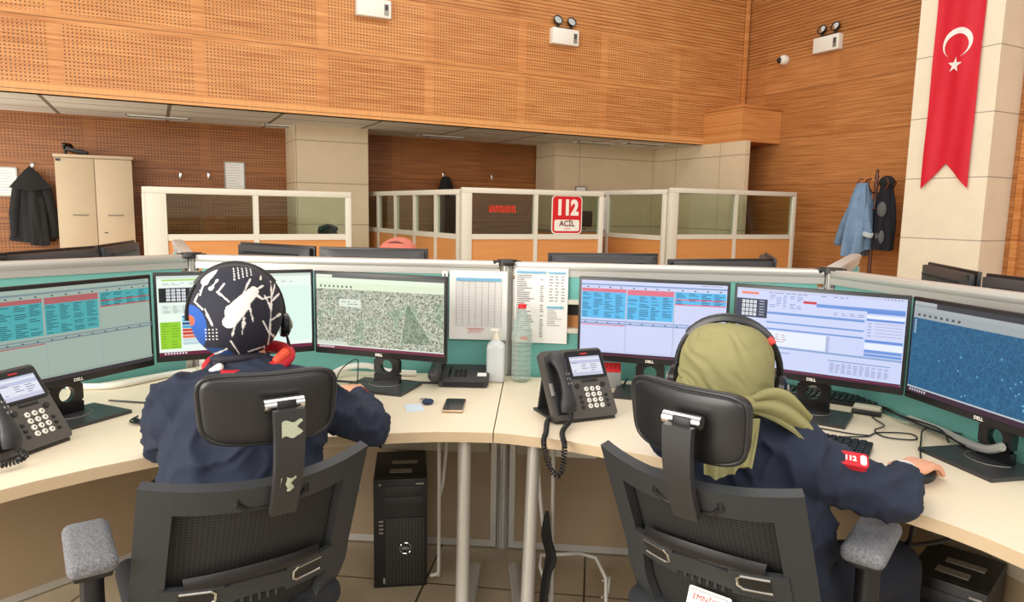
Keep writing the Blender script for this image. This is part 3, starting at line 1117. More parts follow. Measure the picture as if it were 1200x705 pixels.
nb = (J - P1).normalized(); nbn = V((nb.y, -nb.x))            # towards the seats
off = 0.032
if nbn.y > 0:
    nbn = -nbn
na = (P1 - PA).normalized(); nan = V((na.y, -na.x)); nan = nan if nan.y < 0 else -nan
nc = (P2 - J).normalized(); ncn = V((nc.y, -nc.x)); ncn = ncn if ncn.y < 0 else -ncn
nd_ = (PD - P2).normalized(); ndn = V((nd_.y, -nd_.x)); ndn = ndn if ndn.x < 0 else -ndn
S_front = V((0.875, 1.802))
S_back = J + nbn * 0.04
c1 = P1 + V((0.03, -0.05))
poly1 = [tuple(PA + nan * off), tuple(c1), tuple(S_back - nb * 0.002), tuple(S_front - V((0.002, 0))),
         (0.80, 1.842)] + bez((0.72, 1.880), (0.42, 1.985), (0.10, 2.000), 8) + bez((-0.037, 1.992), (-0.35, 1.93), (-0.62, 1.72), 5) + [(-0.95, 1.86)]
desk('corner_desk', 'pale maple desk of the person in the patterned headscarf', poly1,
     [(0.825, 1.91, 0.825, 1.90, 1.06, 2.33)])
c2 = P2 + V((-0.055, -0.01))
poly2 = [tuple(S_back + nc * 0.002), tuple(c2), tuple(PD + ndn * off), (1.42, 0.28)] + \
    bez((1.500, 0.60), (1.56, 0.86), (1.44, 1.05), 6) + bez((1.36, 1.19), (1.22, 1.40), (1.134, 1.519), 4) + [(1.03, 1.66), (0.92, 1.768), tuple(S_front + V((0.002, 0)))]
desk('corner_desk', 'pale maple desk of the person in the olive headscarf', poly2,
     [(1.00, 1.80, 1.01, 1.79, 1.20, 2.26)])

# desks of the pods behind the panels
def rear_desk(label, poly, legs):
    desk('corner_desk', label, poly, legs)


rear_desk('desk behind the teal panels, under the left group of monitor backs', [(-1.05, 2.62), (0.05, 3.17), (0.05, 4.30), (-1.05, 4.30)], [(-0.9, 4.1, -0.9, 4.1, -0.5, 4.1)])
rear_desk('desk behind the teal panels, under the middle monitor backs', [(0.19, 3.17), (1.26, 2.52), (2.26, 1.87), (3.2, 2.52), (3.0, 2.95), (2.3, 3.2), (1.3, 3.62), (0.6, 4.35), (0.19, 4.4)], [(2.4, 2.95, 2.4, 2.95, 2.2, 2.6), (0.5, 4.1, 0.5, 4.1, 0.4, 3.7)])
rear_desk('desk behind the teal panels, under the far right monitor backs', [(2.35, 1.75), (2.10, 0.55), (2.85, 0.45), (3.25, 1.3), (3.45, 2.40)], [(3.05, 1.2, 3.05, 1.2, 2.7, 1.3)])


# ================================================================== MONITORS
MW, MH, MZ = 0.528, 0.308, 0.118      # width, height, bottom edge above the desk


def scr_mat_cache(rgb, k):
    return emis(rgb, k)


def screen_mesh(parent, rects, sw, sh, z0, y, k=1.0, nm='screen'):
    """flat lit picture made of rectangles (u0,v0,u1,v1,colour), v counted from the top"""
    b = MB()
    mats, idx = [], {}
    for i, (u0, v0, u1, v1, c) in enumerate(rects):
        mm = c if isinstance(c, bpy.types.Material) else emis(c, k)
        if mm.name not in idx:
            idx[mm.name] = len(mats)
            mats.append(mm)
        b.mi = idx[mm.name]
        yy = y - 0.00003 * i - 0.0002
        x0, x1 = -sw / 2 + u0 * sw, -sw / 2 + u1 * sw
        za, zb = z0 + sh * (1 - v1), z0 + sh * (1 - v0)
        b.poly([(x0, yy, za), (x1, yy, za), (x1, yy, zb), (x0, yy, zb)], [(0, 1, 2, 3)])
    me = b.build(nm, mats, parent, 0)
    for p in me.data.polygons:
        p.use_smooth = False
    return me


def monitor(x, y, az, label, rects=None, k=1.0, z=0.74, group=None, tilt=0.0, hole=True, swivel=0.0, lift=0.0):
    t = thing('computer_monitor', label, 'monitor', (x, y, z), az, group)
    bz = MZ + lift
    a = MB()
    a.box((0, 0.0, bz + MH / 2), (MW, 0.014, MH), 0.003)
    a.box((0, 0.018, bz + MH / 2), (MW - 0.02, 0.026, MH - 0.02), 0.008)
    h = a.build('display_housing', M_bezel, t)
    a = MB()
    def bk(u, v):
        x_ = (u * 2 - 1); z_ = (v * 2 - 1)
        return ((MW / 2 - 0.012) * x_, 0.030 + 0.018 * (1 - x_ ** 6) * (1 - z_ ** 6), bz + MH / 2 + (MH / 2 - 0.012) * z_)
    a.sheet(bk, 20, 12)
    a.box((0, 0.047, bz + MH / 2), (0.17, 0.022, 0.17), 0.006)
    a.build('rear_cover', M_monback, t)
    a = MB(); a.box((0, 0.0485, bz + MH - 0.045), (MW * 0.72, 0.004, 0.007)); a.build('vent_slot', M_gapcap, t)
    # neck with round cable hole
    a = MB()
    if hole:
        hw, z0, z1, cz, rh = 0.052, 0.006, bz + 0.16, bz * 0.62, 0.024
        n = 24
        def sq(A):
            c, s_ = math.cos(A), math.sin(A)
            kx = hw / abs(c) if abs(c) > 1e-6 else 9
            kz = 0.032 / abs(s_) if abs(s_) > 1e-6 else 9
            r_ = min(kx, kz)
            return r_ * c, r_ * s_
        pts, fs = [], []
        for yy in (0.052, 0.072):
            for i in range(n):
                A = 2 * PI * (i + 0.5) / n
                pts.append((rh * math.cos(A), yy, cz + rh * math.sin(A)))
            for i in range(n):
                A = 2 * PI * (i + 0.5) / n
                px_, pz_ = sq(A)
                pts.append((px_, yy, cz + pz_))
        for i in range(n):
            j = (i + 1) % n
            fs += [(i, j, n + j, n + i), (2 * n + i, 3 * n + i, 3 * n + j, 2 * n + j), (i, 2 * n + i, 2 * n + j, j), (n + i, n + j, 3 * n + j, 3 * n + i)]
        a.poly(pts, fs)
        a.box((0, 0.062, (z0 + cz - 0.0305) / 2), (2 * hw, 0.02, cz - 0.0305 - z0))
        a.box((0, 0.062, (z1 + cz + 0.0305) / 2), (2 * hw, 0.02, z1 - cz - 0.0305))
    else:
        a.box((0, 0.062, 0.15), (0.09, 0.02, 0.29))
    a.build('stand_neck', M_blackgl, t)
    a = MB()
    a.prism([(-0.12, -0.075), (0.12, -0.075), (0.12, 0.105), (-0.12, 0.105)], 0.0, 0.011)
    base = a.build('stand_base', mat('stand_base_dark', (60, 60, 62), 0.38, 0.2), t)
    a = MB(); a.tube([(0.062 * math.cos(PI + PI * i / 12), 0.045 + 0.055 * math.sin(PI + PI * i / 12), 0.0122) for i in range(13)], 0.0012, 6)
    a.build('base_groove', M_greymet, base)
    if rects:
        sw, sh = MW - 0.020, MH - 0.034
        screen_mesh(t, rects, sw, sh, bz + 0.022, -0.0072, k)
        text_mesh('maker_mark', 'DELL', 0.013, M_white, t, Matrix.Translation((0, -0.0074, bz + 0.010)) @ FX, bold=0.0004)
    return t


def rows(r, u0, v0, u1, v1, n, col, rnd, cols=4, dens=0.8, hh=0.35, lo=0.3, hi=0.9):
    for i in range(n):
        va = v0 + (v1 - v0) * (i + 0.3) / n
        vb = va + (v1 - v0) / n * hh
        for c in range(cols):
            if rnd.random() < dens:
                a0 = u0 + (u1 - u0) * (c + 0.08) / cols
                r.append((a0, va, a0 + (u1 - u0) / cols * rnd.uniform(lo, hi), vb, col))


def table_screen(bgc, blue, red, head, ink, seed, bar, redbar):
    rnd = random.Random(seed)
    r = [(0, 0, 1, 1, bgc), (0, 0, 1, 0.035, tuple(min(255, x + 4) for x in bgc)), (0, 0.045, 1, 0.065, head)]
    for u0, u1, v1, rd in ((0.005, 0.318, 0.50, 0.045), (0.328, 0.648, 0.50, 0.07), (0.658, 0.995, 0.275, 0.0)):
        r.append((u0, 0.105, u1, v1, blue))
        if rd:
            r.append((u0, 0.105, u1, 0.105 + rd, red))
        else:
            r.append((u0, 0.195, u1, 0.21, red)); r.append((u0, 0.26, u1, 0.275, red))
        rows(r, u0, 0.115 + rd, u1, v1 - 0.01, 16 if rd else 7, ink, rnd, 4, 0.85, 0.42, 0.35, 0.85)
        for q in range(4):
            uu_ = u0 + (u1 - u0) * (q * 0.25 + 0.12)
            r.append((uu_, 0.08, uu_ + 0.013, 0.092, (40, 50, 70)))
    r.append((0, 0.525, 1, 0.54, head)); r.append((0, 0.555, 1, 0.575, head))
    r.append((0.0, 0.58, 0.318, 0.592, red))
    for q in range(12):
        r.append((0.03 + q * 0.08, 0.548, 0.043 + q * 0.08, 0.56, (60, 70, 90)))
    for u in (0.322, 0.652):
        r.append((u, 0.10, u + 0.003, 0.93, (150, 160, 170)))
    r.append((0, 0.93, 1, 0.945, tuple(max(0, x - 12) for x in bgc)))
    r.append((0, 0.955, 1, 1, bar)); r.append((0, 0.985, 1, 0.99, redbar))
    for q in range(8):
        r.append((0.83 + q * 0.018, 0.012, 0.838 + q * 0.018, 0.022, (90, 90, 110)))
    return r


def map_material(name, kind):
    n = NT(name)
    n.base((0.01, 0.01, 0.01), 0.45)
    n.b.inputs['Specular IOR Level'].default_value = 0.25
    o = n.obj()
    f1 = n.noise(o, 165.0, 4.0, 0.75)
    f2 = n.noise(o, 9.0, 4.0, 0.6)
    vo = n.n('ShaderNodeTexVoronoi', feature='DISTANCE_TO_EDGE')
    n.put(vo.inputs['Vector'], o)
    vo.inputs['Scale'].default_value = 26.0 if kind == 'sat' else 40
    road = n.math('LESS_THAN', vo.outputs['Distance'], 0.045)
    if kind == 'sat':
        ramp = n.n('ShaderNodeValToRGB')
        n.put(ramp.inputs[0], f1)
        e = ramp.color_ramp.elements
        e[0].position, e[0].color = 0.38, (*lin((70, 84, 68)), 1)
        e[1].position, e[1].color = 0.64, (*lin((236, 236, 214)), 1)
        m1 = ramp.color_ramp.elements.new(0.5); m1.color = (*lin((164, 166, 146)), 1)
        c = n.mix(n.math('MULTIPLY', n.math('GREATER_THAN', f2, 0.58), 0.5), ramp.outputs[0], lin((112, 150, 116)))
        c = n.mix(n.math('MULTIPLY', road, 0.45), c, lin((190, 208, 190)))
        s = n.sep(o)
        # the park: a dark green wedge with pale edges
        px_ = n.math('SUBTRACT', s[0], 0.135); pz_ = n.math('SUBTRACT', s[2], 0.24)
        d = n.math('MAXIMUM', n.math('SUBTRACT', n.math('ABSOLUTE', n.math('ADD', px_, n.math('MULTIPLY', pz_, 0.25))), n.math('MULTIPLY', n.math('SUBTRACT', 0.085, pz_), 0.42)), n.math('SUBTRACT', n.math('MULTIPLY', pz_, -1.0), 0.062))
        c = n.mix(n.math('MULTIPLY', n.math('LESS_THAN', d, 0.0), 0.5), c, lin((74, 110, 78)))
        ed = n.math('LESS_THAN', n.math('ABSOLUTE', n.math('SUBTRACT', d, 0.003)), 0.0016)
        c = n.mix(n.math('MULTIPLY', ed, 0.5), c, lin((206, 216, 196)))
    else:
        c = n.mix(n.math('MULTIPLY', n.math('SUBTRACT', f1, 0.25), 1.9), lin((16, 62, 104)), lin((44, 118, 160)))
        c = n.mix(n.math('MULTIPLY', road, 0.25), c, lin((70, 140, 175)))
        w = n.n('ShaderNodeTexWave')
        n.put(w.inputs['Vector'], o)
        w.inputs['Scale'].default_value = 22; w.inputs['Distortion'].default_value = 14; w.inputs['Detail'].default_value = 4
        c = n.mix(n.math('MULTIPLY', w.outputs['Fac'], 0.28), c, lin((20, 70, 112)))
    n.put(n.b.inputs['Emission Color'], c)
    n.b.inputs['Emission Strength'].default_value = 1.0
    return n.m


M_sat = map_material('satellite_map', 'sat')
M_bluemap = map_material('blue_map', 'blue')


def phone_pad(r, u0, v0, u1, v1, back=(30, 34, 48)):
    r.append((u0, v0, u1, v1, back))
    w, h = u1 - u0, v1 - v0
    for i in range(4):
        for j in range(4):
            a0 = u0 + w * (0.18 + i * 0.125); b0_ = v0 + h * (0.08 + j * 0.22)
            r.append((a0, b0_, a0 + w * 0.095, b0_ + h * 0.17, (232, 236, 240)))
            r.append((a0 + w * .03, b0_ + h * .05, a0 + w * 0.06, b0_ + h * 0.11, (120, 120, 130)))
    for j in range(6):
        r.append((u0 + w * 0.74, v0 + h * (0.08 + 0.145 * j), u0 + w * 0.9, v0 + h * (0.13 + 0.145 * j), (170, 178, 190)))


# screen pictures
scr_dim = table_screen((160, 176, 164), (76, 168, 172), (176, 96, 98), (120, 142, 146), (38, 92, 98), 3, (52, 48, 52), (60, 50, 55))  # dull grey wash of reflections is mixed into these screen colours
scr_table = table_screen((208, 214, 246), (92, 190, 240), (226, 116, 136), (136, 164, 206), (44, 92, 130), 4, (58, 30, 50), (130, 40, 60))

rnd = random.Random(11)
scr_call = [(0, 0, 1, 1, (238, 250, 240)), (0, 0.0, 1, 0.035, (214, 226, 216)), (0.03, 0.045, 0.26, 0.062, (160, 214, 60))]
rows(scr_call, 0.27, 0.045, 0.55, 0.07, 1, (130, 140, 130), rnd, 10, 0.9)
rows(scr_call, 0.03, 0.085, 0.9, 0.12, 2, (150, 164, 150), rnd, 16, 0.7)
phone_pad(scr_call, 0.01, 0.15, 0.26, 0.33, (24, 30, 30))
scr_call.append((0.02, 0.365, 0.26, 0.47, (222, 236, 226)))
rows(scr_call, 0.03, 0.37, 0.26, 0.47, 5, (140, 160, 150), rnd, 4, 0.9)
scr_call.append((0.01, 0.575, 0.135, 0.915, (150, 210, 40)))
rows(scr_call, 0.015, 0.58, 0.13, 0.91, 10, (90, 140, 30), rnd, 2, 0.9, 0.2)
for i, c in enumerate([(60, 150, 196), (90, 190, 220), (40, 90, 140), (70, 170, 210), (210, 70, 50), (214, 60, 44), (226, 120, 90), (200, 220, 226), (190, 214, 224)]):
    scr_call.append((0.145, 0.50 + i * 0.042, 0.29, 0.535 + i * 0.042, c))
scr_call += [(0, 0.955, 1, 1, (104, 22, 56))]
for q in range(8):
    scr_call.append((0.03 + q * 0.018, 0.962, 0.041 + q * 0.018, 0.985, (226, 214, 220)))
scr_call.append((0.55, 0.17, 1.0, 0.9, (224, 248, 238)))

scr_map = [(0, 0, 1, 1, (212, 224, 200)), (0.0, 0, 0.13, 0.03, (236, 244, 226)), (0.13, 0.0, 1, 0.04, (96, 96, 92)),
           (0, 0.04, 1, 0.10, (232, 244, 220)), (0, 0.10, 1, 0.19, (226, 238, 208))]
for q in range(8):
    scr_map.append((0.03 + q * 0.035, 0.14, 0.045 + q * 0.035, 0.17, (110, 120, 104)))
scr_map.append((0, 0.19, 1, 0.945, M_sat))
scr_map.append((0.185, 0.32, 0.36, 0.42, (224, 232, 214)))
rows(scr_map, 0.2, 0.34, 0.35, 0.40, 2, (120, 150, 130), rnd, 3, 0.9)
scr_map.append((0, 0.90, 0.25, 0.945, (208, 216, 200)))
scr_map += [(0, 0.945, 1, 0.96, (232, 236, 226)), (0, 0.96, 1, 1, (112, 30, 62))]
for q in range(8):
    scr_map.append((0.02 + q * 0.016, 0.966, 0.030 + q * 0.016, 0.99, (230, 214, 222)))

scr_form = [(0, 0, 1, 1, (206, 214, 248)), (0, 0, 1, 0.03, (198, 204, 234)), (0.03, 0.045, 0.14, 0.075, (236, 132, 104))]
rows(scr_form, 0.2, 0.03, 0.7, 0.05, 1, (90, 96, 130), rnd, 14, 0.8)
phone_pad(scr_form, 0.0, 0.13, 0.20, 0.36, (40, 46, 78))
scr_form += [(0.42, 0.11, 0.50, 0.14, (206, 50, 66)), (0.50, 0.13, 0.995, 0.17, (108, 150, 220))]
rows(scr_form, 0.21, 0.06, 0.42, 0.22, 7, (120, 140, 190), rnd, 5, 0.8)
for v in (0.26, 0.27, 0.38, 0.46):
    scr_form.append((0.2, v + 0.01, 0.78, v + 0.028, (110, 150, 216)))
rows(scr_form, 0.6, 0.21, 0.78, 0.25, 2, (130, 146, 190), rnd, 4, 0.9)
scr_form += [(0.2, 0.50, 0.58, 0.68, (232, 238, 252)), (0.57, 0.50, 0.59, 0.70, (176, 188, 222)), (0.0, 0.69, 1, 0.712, (140, 166, 210))]
rows(scr_form, 0.22, 0.53, 0.34, 0.64, 4, (196, 150, 150), rnd, 3, 0.9)
scr_form += [(0.79, 0.15, 0.995, 0.19, (96, 140, 216)), (0.79, 0.21, 0.995, 0.245, (232, 240, 252)), (0.79, 0.25, 0.995, 0.275, (96, 140, 216))]
for q in range(5):
    scr_form += [(0.80, 0.30 + q * 0.035, 0.82, 0.308 + q * 0.035, (120, 130, 170)), (0.84, 0.296 + q * 0.035, 0.99, 0.302 + q * 0.035, (176, 160, 196))]
scr_form += [(0.79, 0.49, 0.995, 0.52, (96, 140, 216)), (0.79, 0.53, 0.995, 0.60, (232, 240, 252)), (0.79, 0.605, 0.995, 0.64, (110, 150, 220)), (0.79, 0.65, 0.995, 0.68, (110, 150, 220))]
scr_form += [(0.2, 0.755, 0.36, 0.765, (130, 156, 200)), (0.59, 0.775, 0.94, 0.785, (120, 150, 196))]
for q in range(10):
    u = 0.60 + q * 0.034
    rows(scr_form, u, 0.80, u + 0.03, 0.92, 9, (150, 160, 196), rnd, 1, 0.95, 0.5, 0.6, 0.9)
scr_form += [(0, 0.955, 1, 1, (66, 26, 52)), (0, 0.972, 1, 0.977, (170, 60, 90))]
for q in range(6):
    scr_form.append((0.88 + q * 0.018, 0.012, 0.886 + q * 0.018, 0.022, (90, 90, 120)))

scr_blue = [(0, 0, 1, 1, (150, 156, 158)), (0, 0, 0.16, 0.035, (176, 180, 180)), (0.16, 0, 1, 0.055, (60, 60, 64)), (0, 0.055, 1, 0.10, (168, 174, 174)), (0, 0.10, 1, 0.18, (160, 168, 170))]  # greyed by screen reflections, painted into the colours
for q in range(8):
    scr_blue.append((0.03 + q * 0.04, 0.13, 0.048 + q * 0.04, 0.155, (74, 80, 84)))
scr_blue.append((0, 0.18, 1, 0.93, M_bluemap))
for q in range(7):
    scr_blue.append((0.012, 0.20 + q * 0.022, 0.026, 0.214 + q * 0.022, (170, 190, 200)))
for q in range(26):
    u, v = rnd.uniform(0.2, 0.97), rnd.uniform(0.4, 0.9)
    scr_blue.append((u, v, u + 0.010, v + 0.017, (96, 168, 206)))
scr_blue += [(0, 0.93, 1, 0.945, (190, 198, 206)), (0, 0.945, 1, 1, (60, 34, 54))]
for q in range(7):
    scr_blue.append((0.02 + q * 0.018, 0.955, 0.030 + q * 0.018, 0.98, (200, 196, 206)))


def mon_at(L, Rr, label, rects, k=1.0, **kw):
    L, Rr = V(L), V(Rr)
    d = (Rr - L).normalized()
    c = (L + Rr) / 2
    az = math.degrees(math.atan2(-d.y, d.x))
    return monitor(c.x, c.y, az, label, rects, k, **kw)


mon_at((-0.435, 2.262), (-0.022, 2.592), 'dim monitor with teal tables at the left edge, behind the left desk phone', scr_dim)
mon_at((-0.012, 2.612), (0.516, 2.612), 'lit monitor half hidden by the patterned headscarf', scr_call, lift=0.004)
mon_at((0.520, 2.610), (0.905, 2.240), 'monitor showing a satellite map of streets and a green park', scr_map)
mon_at((1.374, 2.128), (1.763, 1.770), 'monitor with bright blue tables left of the olive headscarf', scr_table)
mon_at((1.768, 1.752), (2.024, 1.292), 'monitor with a pale blue form right of the olive headscarf', scr_form)
mon_at((2.024, 1.282), (1.884, 0.772), 'monitor showing a dark blue map at the right edge', scr_blue)

# monitor backs of the pods behind
backs = [((-0.93, 2.86), (-0.50, 3.13), 'monitor back at the left edge behind the teal panel, below the black coat'),
         ((-0.52, 3.13), (-0.24, 3.58), 'monitor back behind the teal panel, in front of the tall cabinet'),
         ((-0.235, 3.60), (-0.10, 4.10), 'monitor back seen almost edge-on behind the teal panel, next to the tall cabinet'),
         ((0.40, 3.86), (0.69, 3.42), 'monitor back above the screen half hidden by the patterned headscarf'),
         ((0.70, 3.39), (1.155, 3.11), 'monitor back just above the satellite map screen, in front of the coral headscarf'),
         ((1.595, 2.745), (2.105, 2.585), 'monitor back behind the teal panel just right of the red number sign'),
         ((1.895, 2.265), (2.42, 2.185), 'monitor back behind the teal panel, second right of the red number sign'),
         ((2.46, 2.22), (2.72, 2.50), 'monitor back seen almost edge-on, below the right glazed partition'),
         ((3.00, 1.86), (2.62, 1.42), 'monitor back behind the right teal panel, directly under the flag'),
         ((2.61, 1.40), (2.44, 0.90), 'monitor back at the right edge behind the teal panel')]
for L, Rr, lab in backs:
    L, Rr = V(L), V(Rr)
    c = (L + Rr) / 2
    d = (Rr - L).normalized()
    nrm = V((d.y, -d.x))
    if nrm.dot(c) > 0:
        nrm = -nrm                      # rear faces the camera side
    az = math.degrees(math.atan2(nrm.x, nrm.y))
    monitor(c.x, c.y, az, lab, None, group='monitor backs of the pods behind the teal panels', hole=False, lift=0.044)


# ================================================================== PAPERS ON THE PANELS
def paper_on(base, dirv, nrm, s0, s1, z0, z1, label, kind, off_=0.0255):
    c = base + dirv * ((s0 + s1) / 2) + nrm * off_
    az = math.degrees(math.atan2(-dirv.y, dirv.x))
    t = thing('printed_sheet', label, 'paper', (c.x, c.y, (z0 + z1) / 2), az)
    w, h = s1 - s0, z1 - z0
    a = MB(); a.sheet(lambda u, v: (-w / 2 + w * u, -0.004 - 0.004 * math.sin(v * 3.1) * (u - 0.3) - 0.006 * (1 - v) * abs(u - .5), -h / 2 + h * v), 12, 12, 0.0008); a.build('sheet', M_paper, t, 60)
    rn = random.Random(len(label))
    F = lambda x, z, d: (x, -0.0125 - d, z)
    if kind == 'table':
        a = MB(); a.rect(F, -w * .38, h * .355, w * .40, h * .40, 0); a.build('header_bar', M_inkb, t)
        a = MB()
        for k in range(8):
            x = -w * .38 + w * .78 * k / 7
            a.rect(F, x, -h * .30, x + 0.0012, h * .35, 0)
        for k in range(24):
            z = -h * .30 + h * .65 * k / 23
            a.rect(F, -w * .38, z, w * .40, z + 0.0007, 0)
        a.build('grid_lines', M_ink, t)
        a = MB()
        a.rect(F, -w * .2, -h * .335, w * .12, -h * .328, 0); a.rect(F, -w * .16, -h * .36, w * .10, -h * .353, 0); a.rect(F, -w * .18, -h * .39, w * .06, -h * .385, 0)
        a.build('red_lines', M_inkr, t)
    else:
        for q_ in ((-.46, .43, .08, .46), (.13, .43, .45, .455), (.11, -.03, .42, .0)):
            a = MB(); a.rect(F, w * q_[0], h * q_[1], w * q_[2], h * q_[3], 0); a.build('header_bar', M_inkb, t)
        a = MB()
        for k in range(30):
            z = h * .40 - h * .84 * k / 30
            a.rect(F, -w * .46, z, -w * .46 + w * rn.uniform(.12, .34), z + h * .007, 0)
            if rn.random() < .8:
                a.rect(F, -w * .02, z, w * rn.uniform(.02, .05), z + h * .008, 0)
        a.build('print_column', M_inkd, t); a = MB()
        for k in range(9):
            z = h * .39 - h * .04 * k
            for q in range(3):
                a.rect(F, w * (.15 + .11 * q), z, w * (.15 + .11 * q + rn.uniform(.04, .08)), z + h * .008, 0)
        a.build('print_column', M_inkd, t); a = MB()
        for k in range(8):
            z = -h * .06 - h * .028 * k
            a.rect(F, w * .12, z, w * rn.uniform(.26, .40), z + h * .005, 0)
        a.build('print_column', M_inkd, t)
    return t


LB, LC = (J - P1).length, (P2 - J).length
paper_on(P1, nb, nbn, LB - 0.225, LB + 0.005, 0.885, 1.160, 'printed table sheet with a blue header, left of the post behind the water bottle', 'table', 0.034)
paper_on(J, nc, ncn, 0.035, 0.245, 0.878, 1.176, 'densely printed list sheet right of the post behind the water bottle', 'list')

a = MB(); 
t = thing('edge_strip', 'narrow white strip with dark marks right of the satellite map monitor', 'strip', tuple((P1 + nb * (LB - 0.245) + nbn * 0.0265)) + (1.02,), math.degrees(math.atan2(-nb.y, nb.x)))
a = MB(); a.box((0, -0.002, 0), (0.022, 0.003, 0.27)); a.build('strip', M_paper, t)
a = MB()
for k in range(11):
    a.box((0, -0.004, 0.12 - k * 0.024), (0.006, 0.001, 0.010))
a.build('marks', M_inkd, t)


# ================================================================== DESK PHONES WITH SCREEN
def keyset_phone(x, y, az, label, lean=0.0):
    """grey executive desk phone leaning on its foot; local +Y points away from the user"""
    t = thing('desk_phone', label, 'telephone', (x, y, 0.74), az, 'grey desk phones with colour screens')
    w, h = 0.228, 0.235
    T = Matrix.Translation((0, -0.07, 0.010)) @ RX(-38)          # plate leans back; local z up the plate
    TT = Matrix.Translation((0, -0.085, 0.006)) @ RX(-34)
    a = MB(TT); plate(w, h, 0.014, -0.012, 0.024, a, h / 2); bd = a.build('body', mat('phone_grey', (78, 73, 68), 0.5, 0, 0.05), t)
    a = MB(TT); plate(0.135, 0.094, 0.008, -0.016, 0.006, a, h - 0.056, 0.042); bz = a.build('screen_bezel', M_blackgl, bd)
    rn = random.Random(5)
    rc = [(0, 0, 1, 1, (226, 228, 240)), (0, 0, 1, 0.08, (190, 196, 220)), (0, 0.2, 1, 0.36, (190, 194, 222)), (0, 0.82, 1, 1, (200, 200, 222))]
    rows(rc, 0.03, 0.08, 0.9, 0.8, 7, (110, 112, 140), rn, 3, 0.55, 0.3)
    s = screen_mesh(bz, rc, 0.112, 0.066, 0, 0)
    s.data.transform(TT @ Matrix.Translation((0.042, -0.0165, h - 0.095)))
    a = MB(TT); a.box((0.042, -0.017, h - 0.020), (0.026, 0.001, 0.004)); a.build('maker_mark', M_inkr, bz)
    # keypad
    for i in range(3):
        for j in range(4):
            a = MB(TT)
            kx, kz = 0.022 + i * 0.0215, 0.094 - j * 0.019
            a.lathe([(0.0078, 0.0), (0.0078, 0.003), (0.005, 0.004)], (kx, -0.012, kz), 16, RX(90))
            k_ = a.build('key', M_white, t)
            a = MB(TT); a.box((kx, -0.0165, kz), (0.0035, 0.0008, 0.005)); a.build('digit', M_inkd, k_)
    for j in range(3):
        for kx in (-0.004, 0.088):
            a = MB(TT); a.box((kx, -0.013, 0.070 - j * 0.017), (0.010, 0.004, 0.010), 0.001); a.build('function_key', M_gapcap, t)
    a = MB(TT); a.box((0.042, -0.013, 0.123), (0.056, 0.003, 0.009), 0.001); a.build('soft_key_bar', M_gapcap, t)
    for kx in (-0.008, 0.086):
        a = MB(TT); a.lathe([(0.008, 0.0), (0.008, 0.004)], (kx, -0.012, 0.107), 14, RX(90)); a.build('round_key', M_gapcap, t)
    # cradle and handset
    a = MB(TT); a.box((-0.072, -0.010, h / 2), (0.056, 0.010, 0.20), 0.004); a.build('cradle', M_gapcap, t)
    a = MB(TT)
    P = []
    for i in range(15):
        q = i / 14
        P.append(V((-0.072 + 0.004 * math.sin(q * PI), -0.034 - 0.022 * math.sin(q * PI) ** 0.7, 0.020 + 0.192 * q)))
    rad = [0.026, 0.028, 0.027, 0.023, 0.020, 0.0185, 0.018, 0.018, 0.018, 0.0185, 0.020, 0.023, 0.027, 0.028, 0.024]
    a.tube(P, rad, 16, flat=0.62)
    a.build('handset', M_charcoal, t)
    a = MB(TT)
    for i in range(3):
        for j in range(2):
            a.box((-0.068 + j * 0.009, -0.0735, 0.13 - i * 0.016), (0.003, 0.0015, 0.006))
    a.build('handset_speaker_holes', M_greymet, t)
    a = MB(TT); a.box((-0.103, -0.018, 0.10), (0.012, 0.01, 0.042), 0.002); a.build('volume_rocker', M_greymet, t)
    # foot
    a = MB()
    a.prism([(-0.105, -0.09), (0.105, -0.09), (0.105, 0.085), (-0.105, 0.085)], 0.0, 0.008)
    a.sheet(lambda u, v: (-0.095 + 0.19 * u, 0.075 - 0.035 * v, 0.006 + 0.15 * v), 2, 2, 0.008)
    a.build('foot', M_charcoal, t)
    return t


ph2 = keyset_phone(1.200, 1.872, 4, 'grey desk phone with lit screen beside the tall water bottle')
ph1 = keyset_phone(-0.372, 2.205, -48, 'grey desk phone with lit screen at the left edge')


def coil(path, R0, r, turns, n=8, per=12):
    """a coiled cord along a path"""
    P = [V(p) for p in path]
    # resample
    seg = [0.0]
    for i in range(1, len(P)):
        seg.append(seg[-1] + (P[i] - P[i - 1]).length)
    tot = seg[-1]
    out = []
    N = turns * per
    for k in range(N + 1):
        d = tot * k / N
        i = 1
        while i < len(P) - 1 and seg[i] < d:
            i += 1
        q = (d - seg[i - 1]) / max(seg[i] - seg[i - 1], 1e-6)
        p = P[i - 1].lerp(P[i], q)
        tn = (P[i] - P[i - 1]).normalized()
        a = tn.cross(V((1, 0.15, 0.3))).normalized()
        b = tn.cross(a)
        A = 2 * PI * k / per
        out.append(p + a * R0 * math.cos(A) + b * R0 * math.sin(A))
    return MB().tube(out, r, 6)


def smooth_path(pts, n=8):
    P = [V(p) for p in pts]
    out = []
    for i in range(len(P) - 1):
        p0 = P[max(i - 1, 0)]; p1 = P[i]; p2 = P[i + 1]; p3 = P[min(i + 2, len(P) - 1)]
        for k in range(n):
            t = k / n
            out.append(0.5 * ((2 * p1) + (-p0 + p2) * t + (2 * p0 - 5 * p1 + 4 * p2 - p3) * t * t + (-p0 + 3 * p1 - 3 * p2 + p3) * t ** 3))
    out.append(P[-1])
    return out


def cord(name, pts, r, label, m=None, cat='cable', coil_=None, smooth=8, flat=None):
    pp = smooth_path(pts, smooth)
    loc = V(pp[0])
    if coil_:
        a = coil([p - loc for p in pp], coil_[0], r, coil_[1])
    else:
        a = MB(); a.tube([p - loc for p in pp], r, 8, flat=flat)
    o = a.build(name, m or M_gapcap)
    o.location = loc
    return tag(o, label, cat)


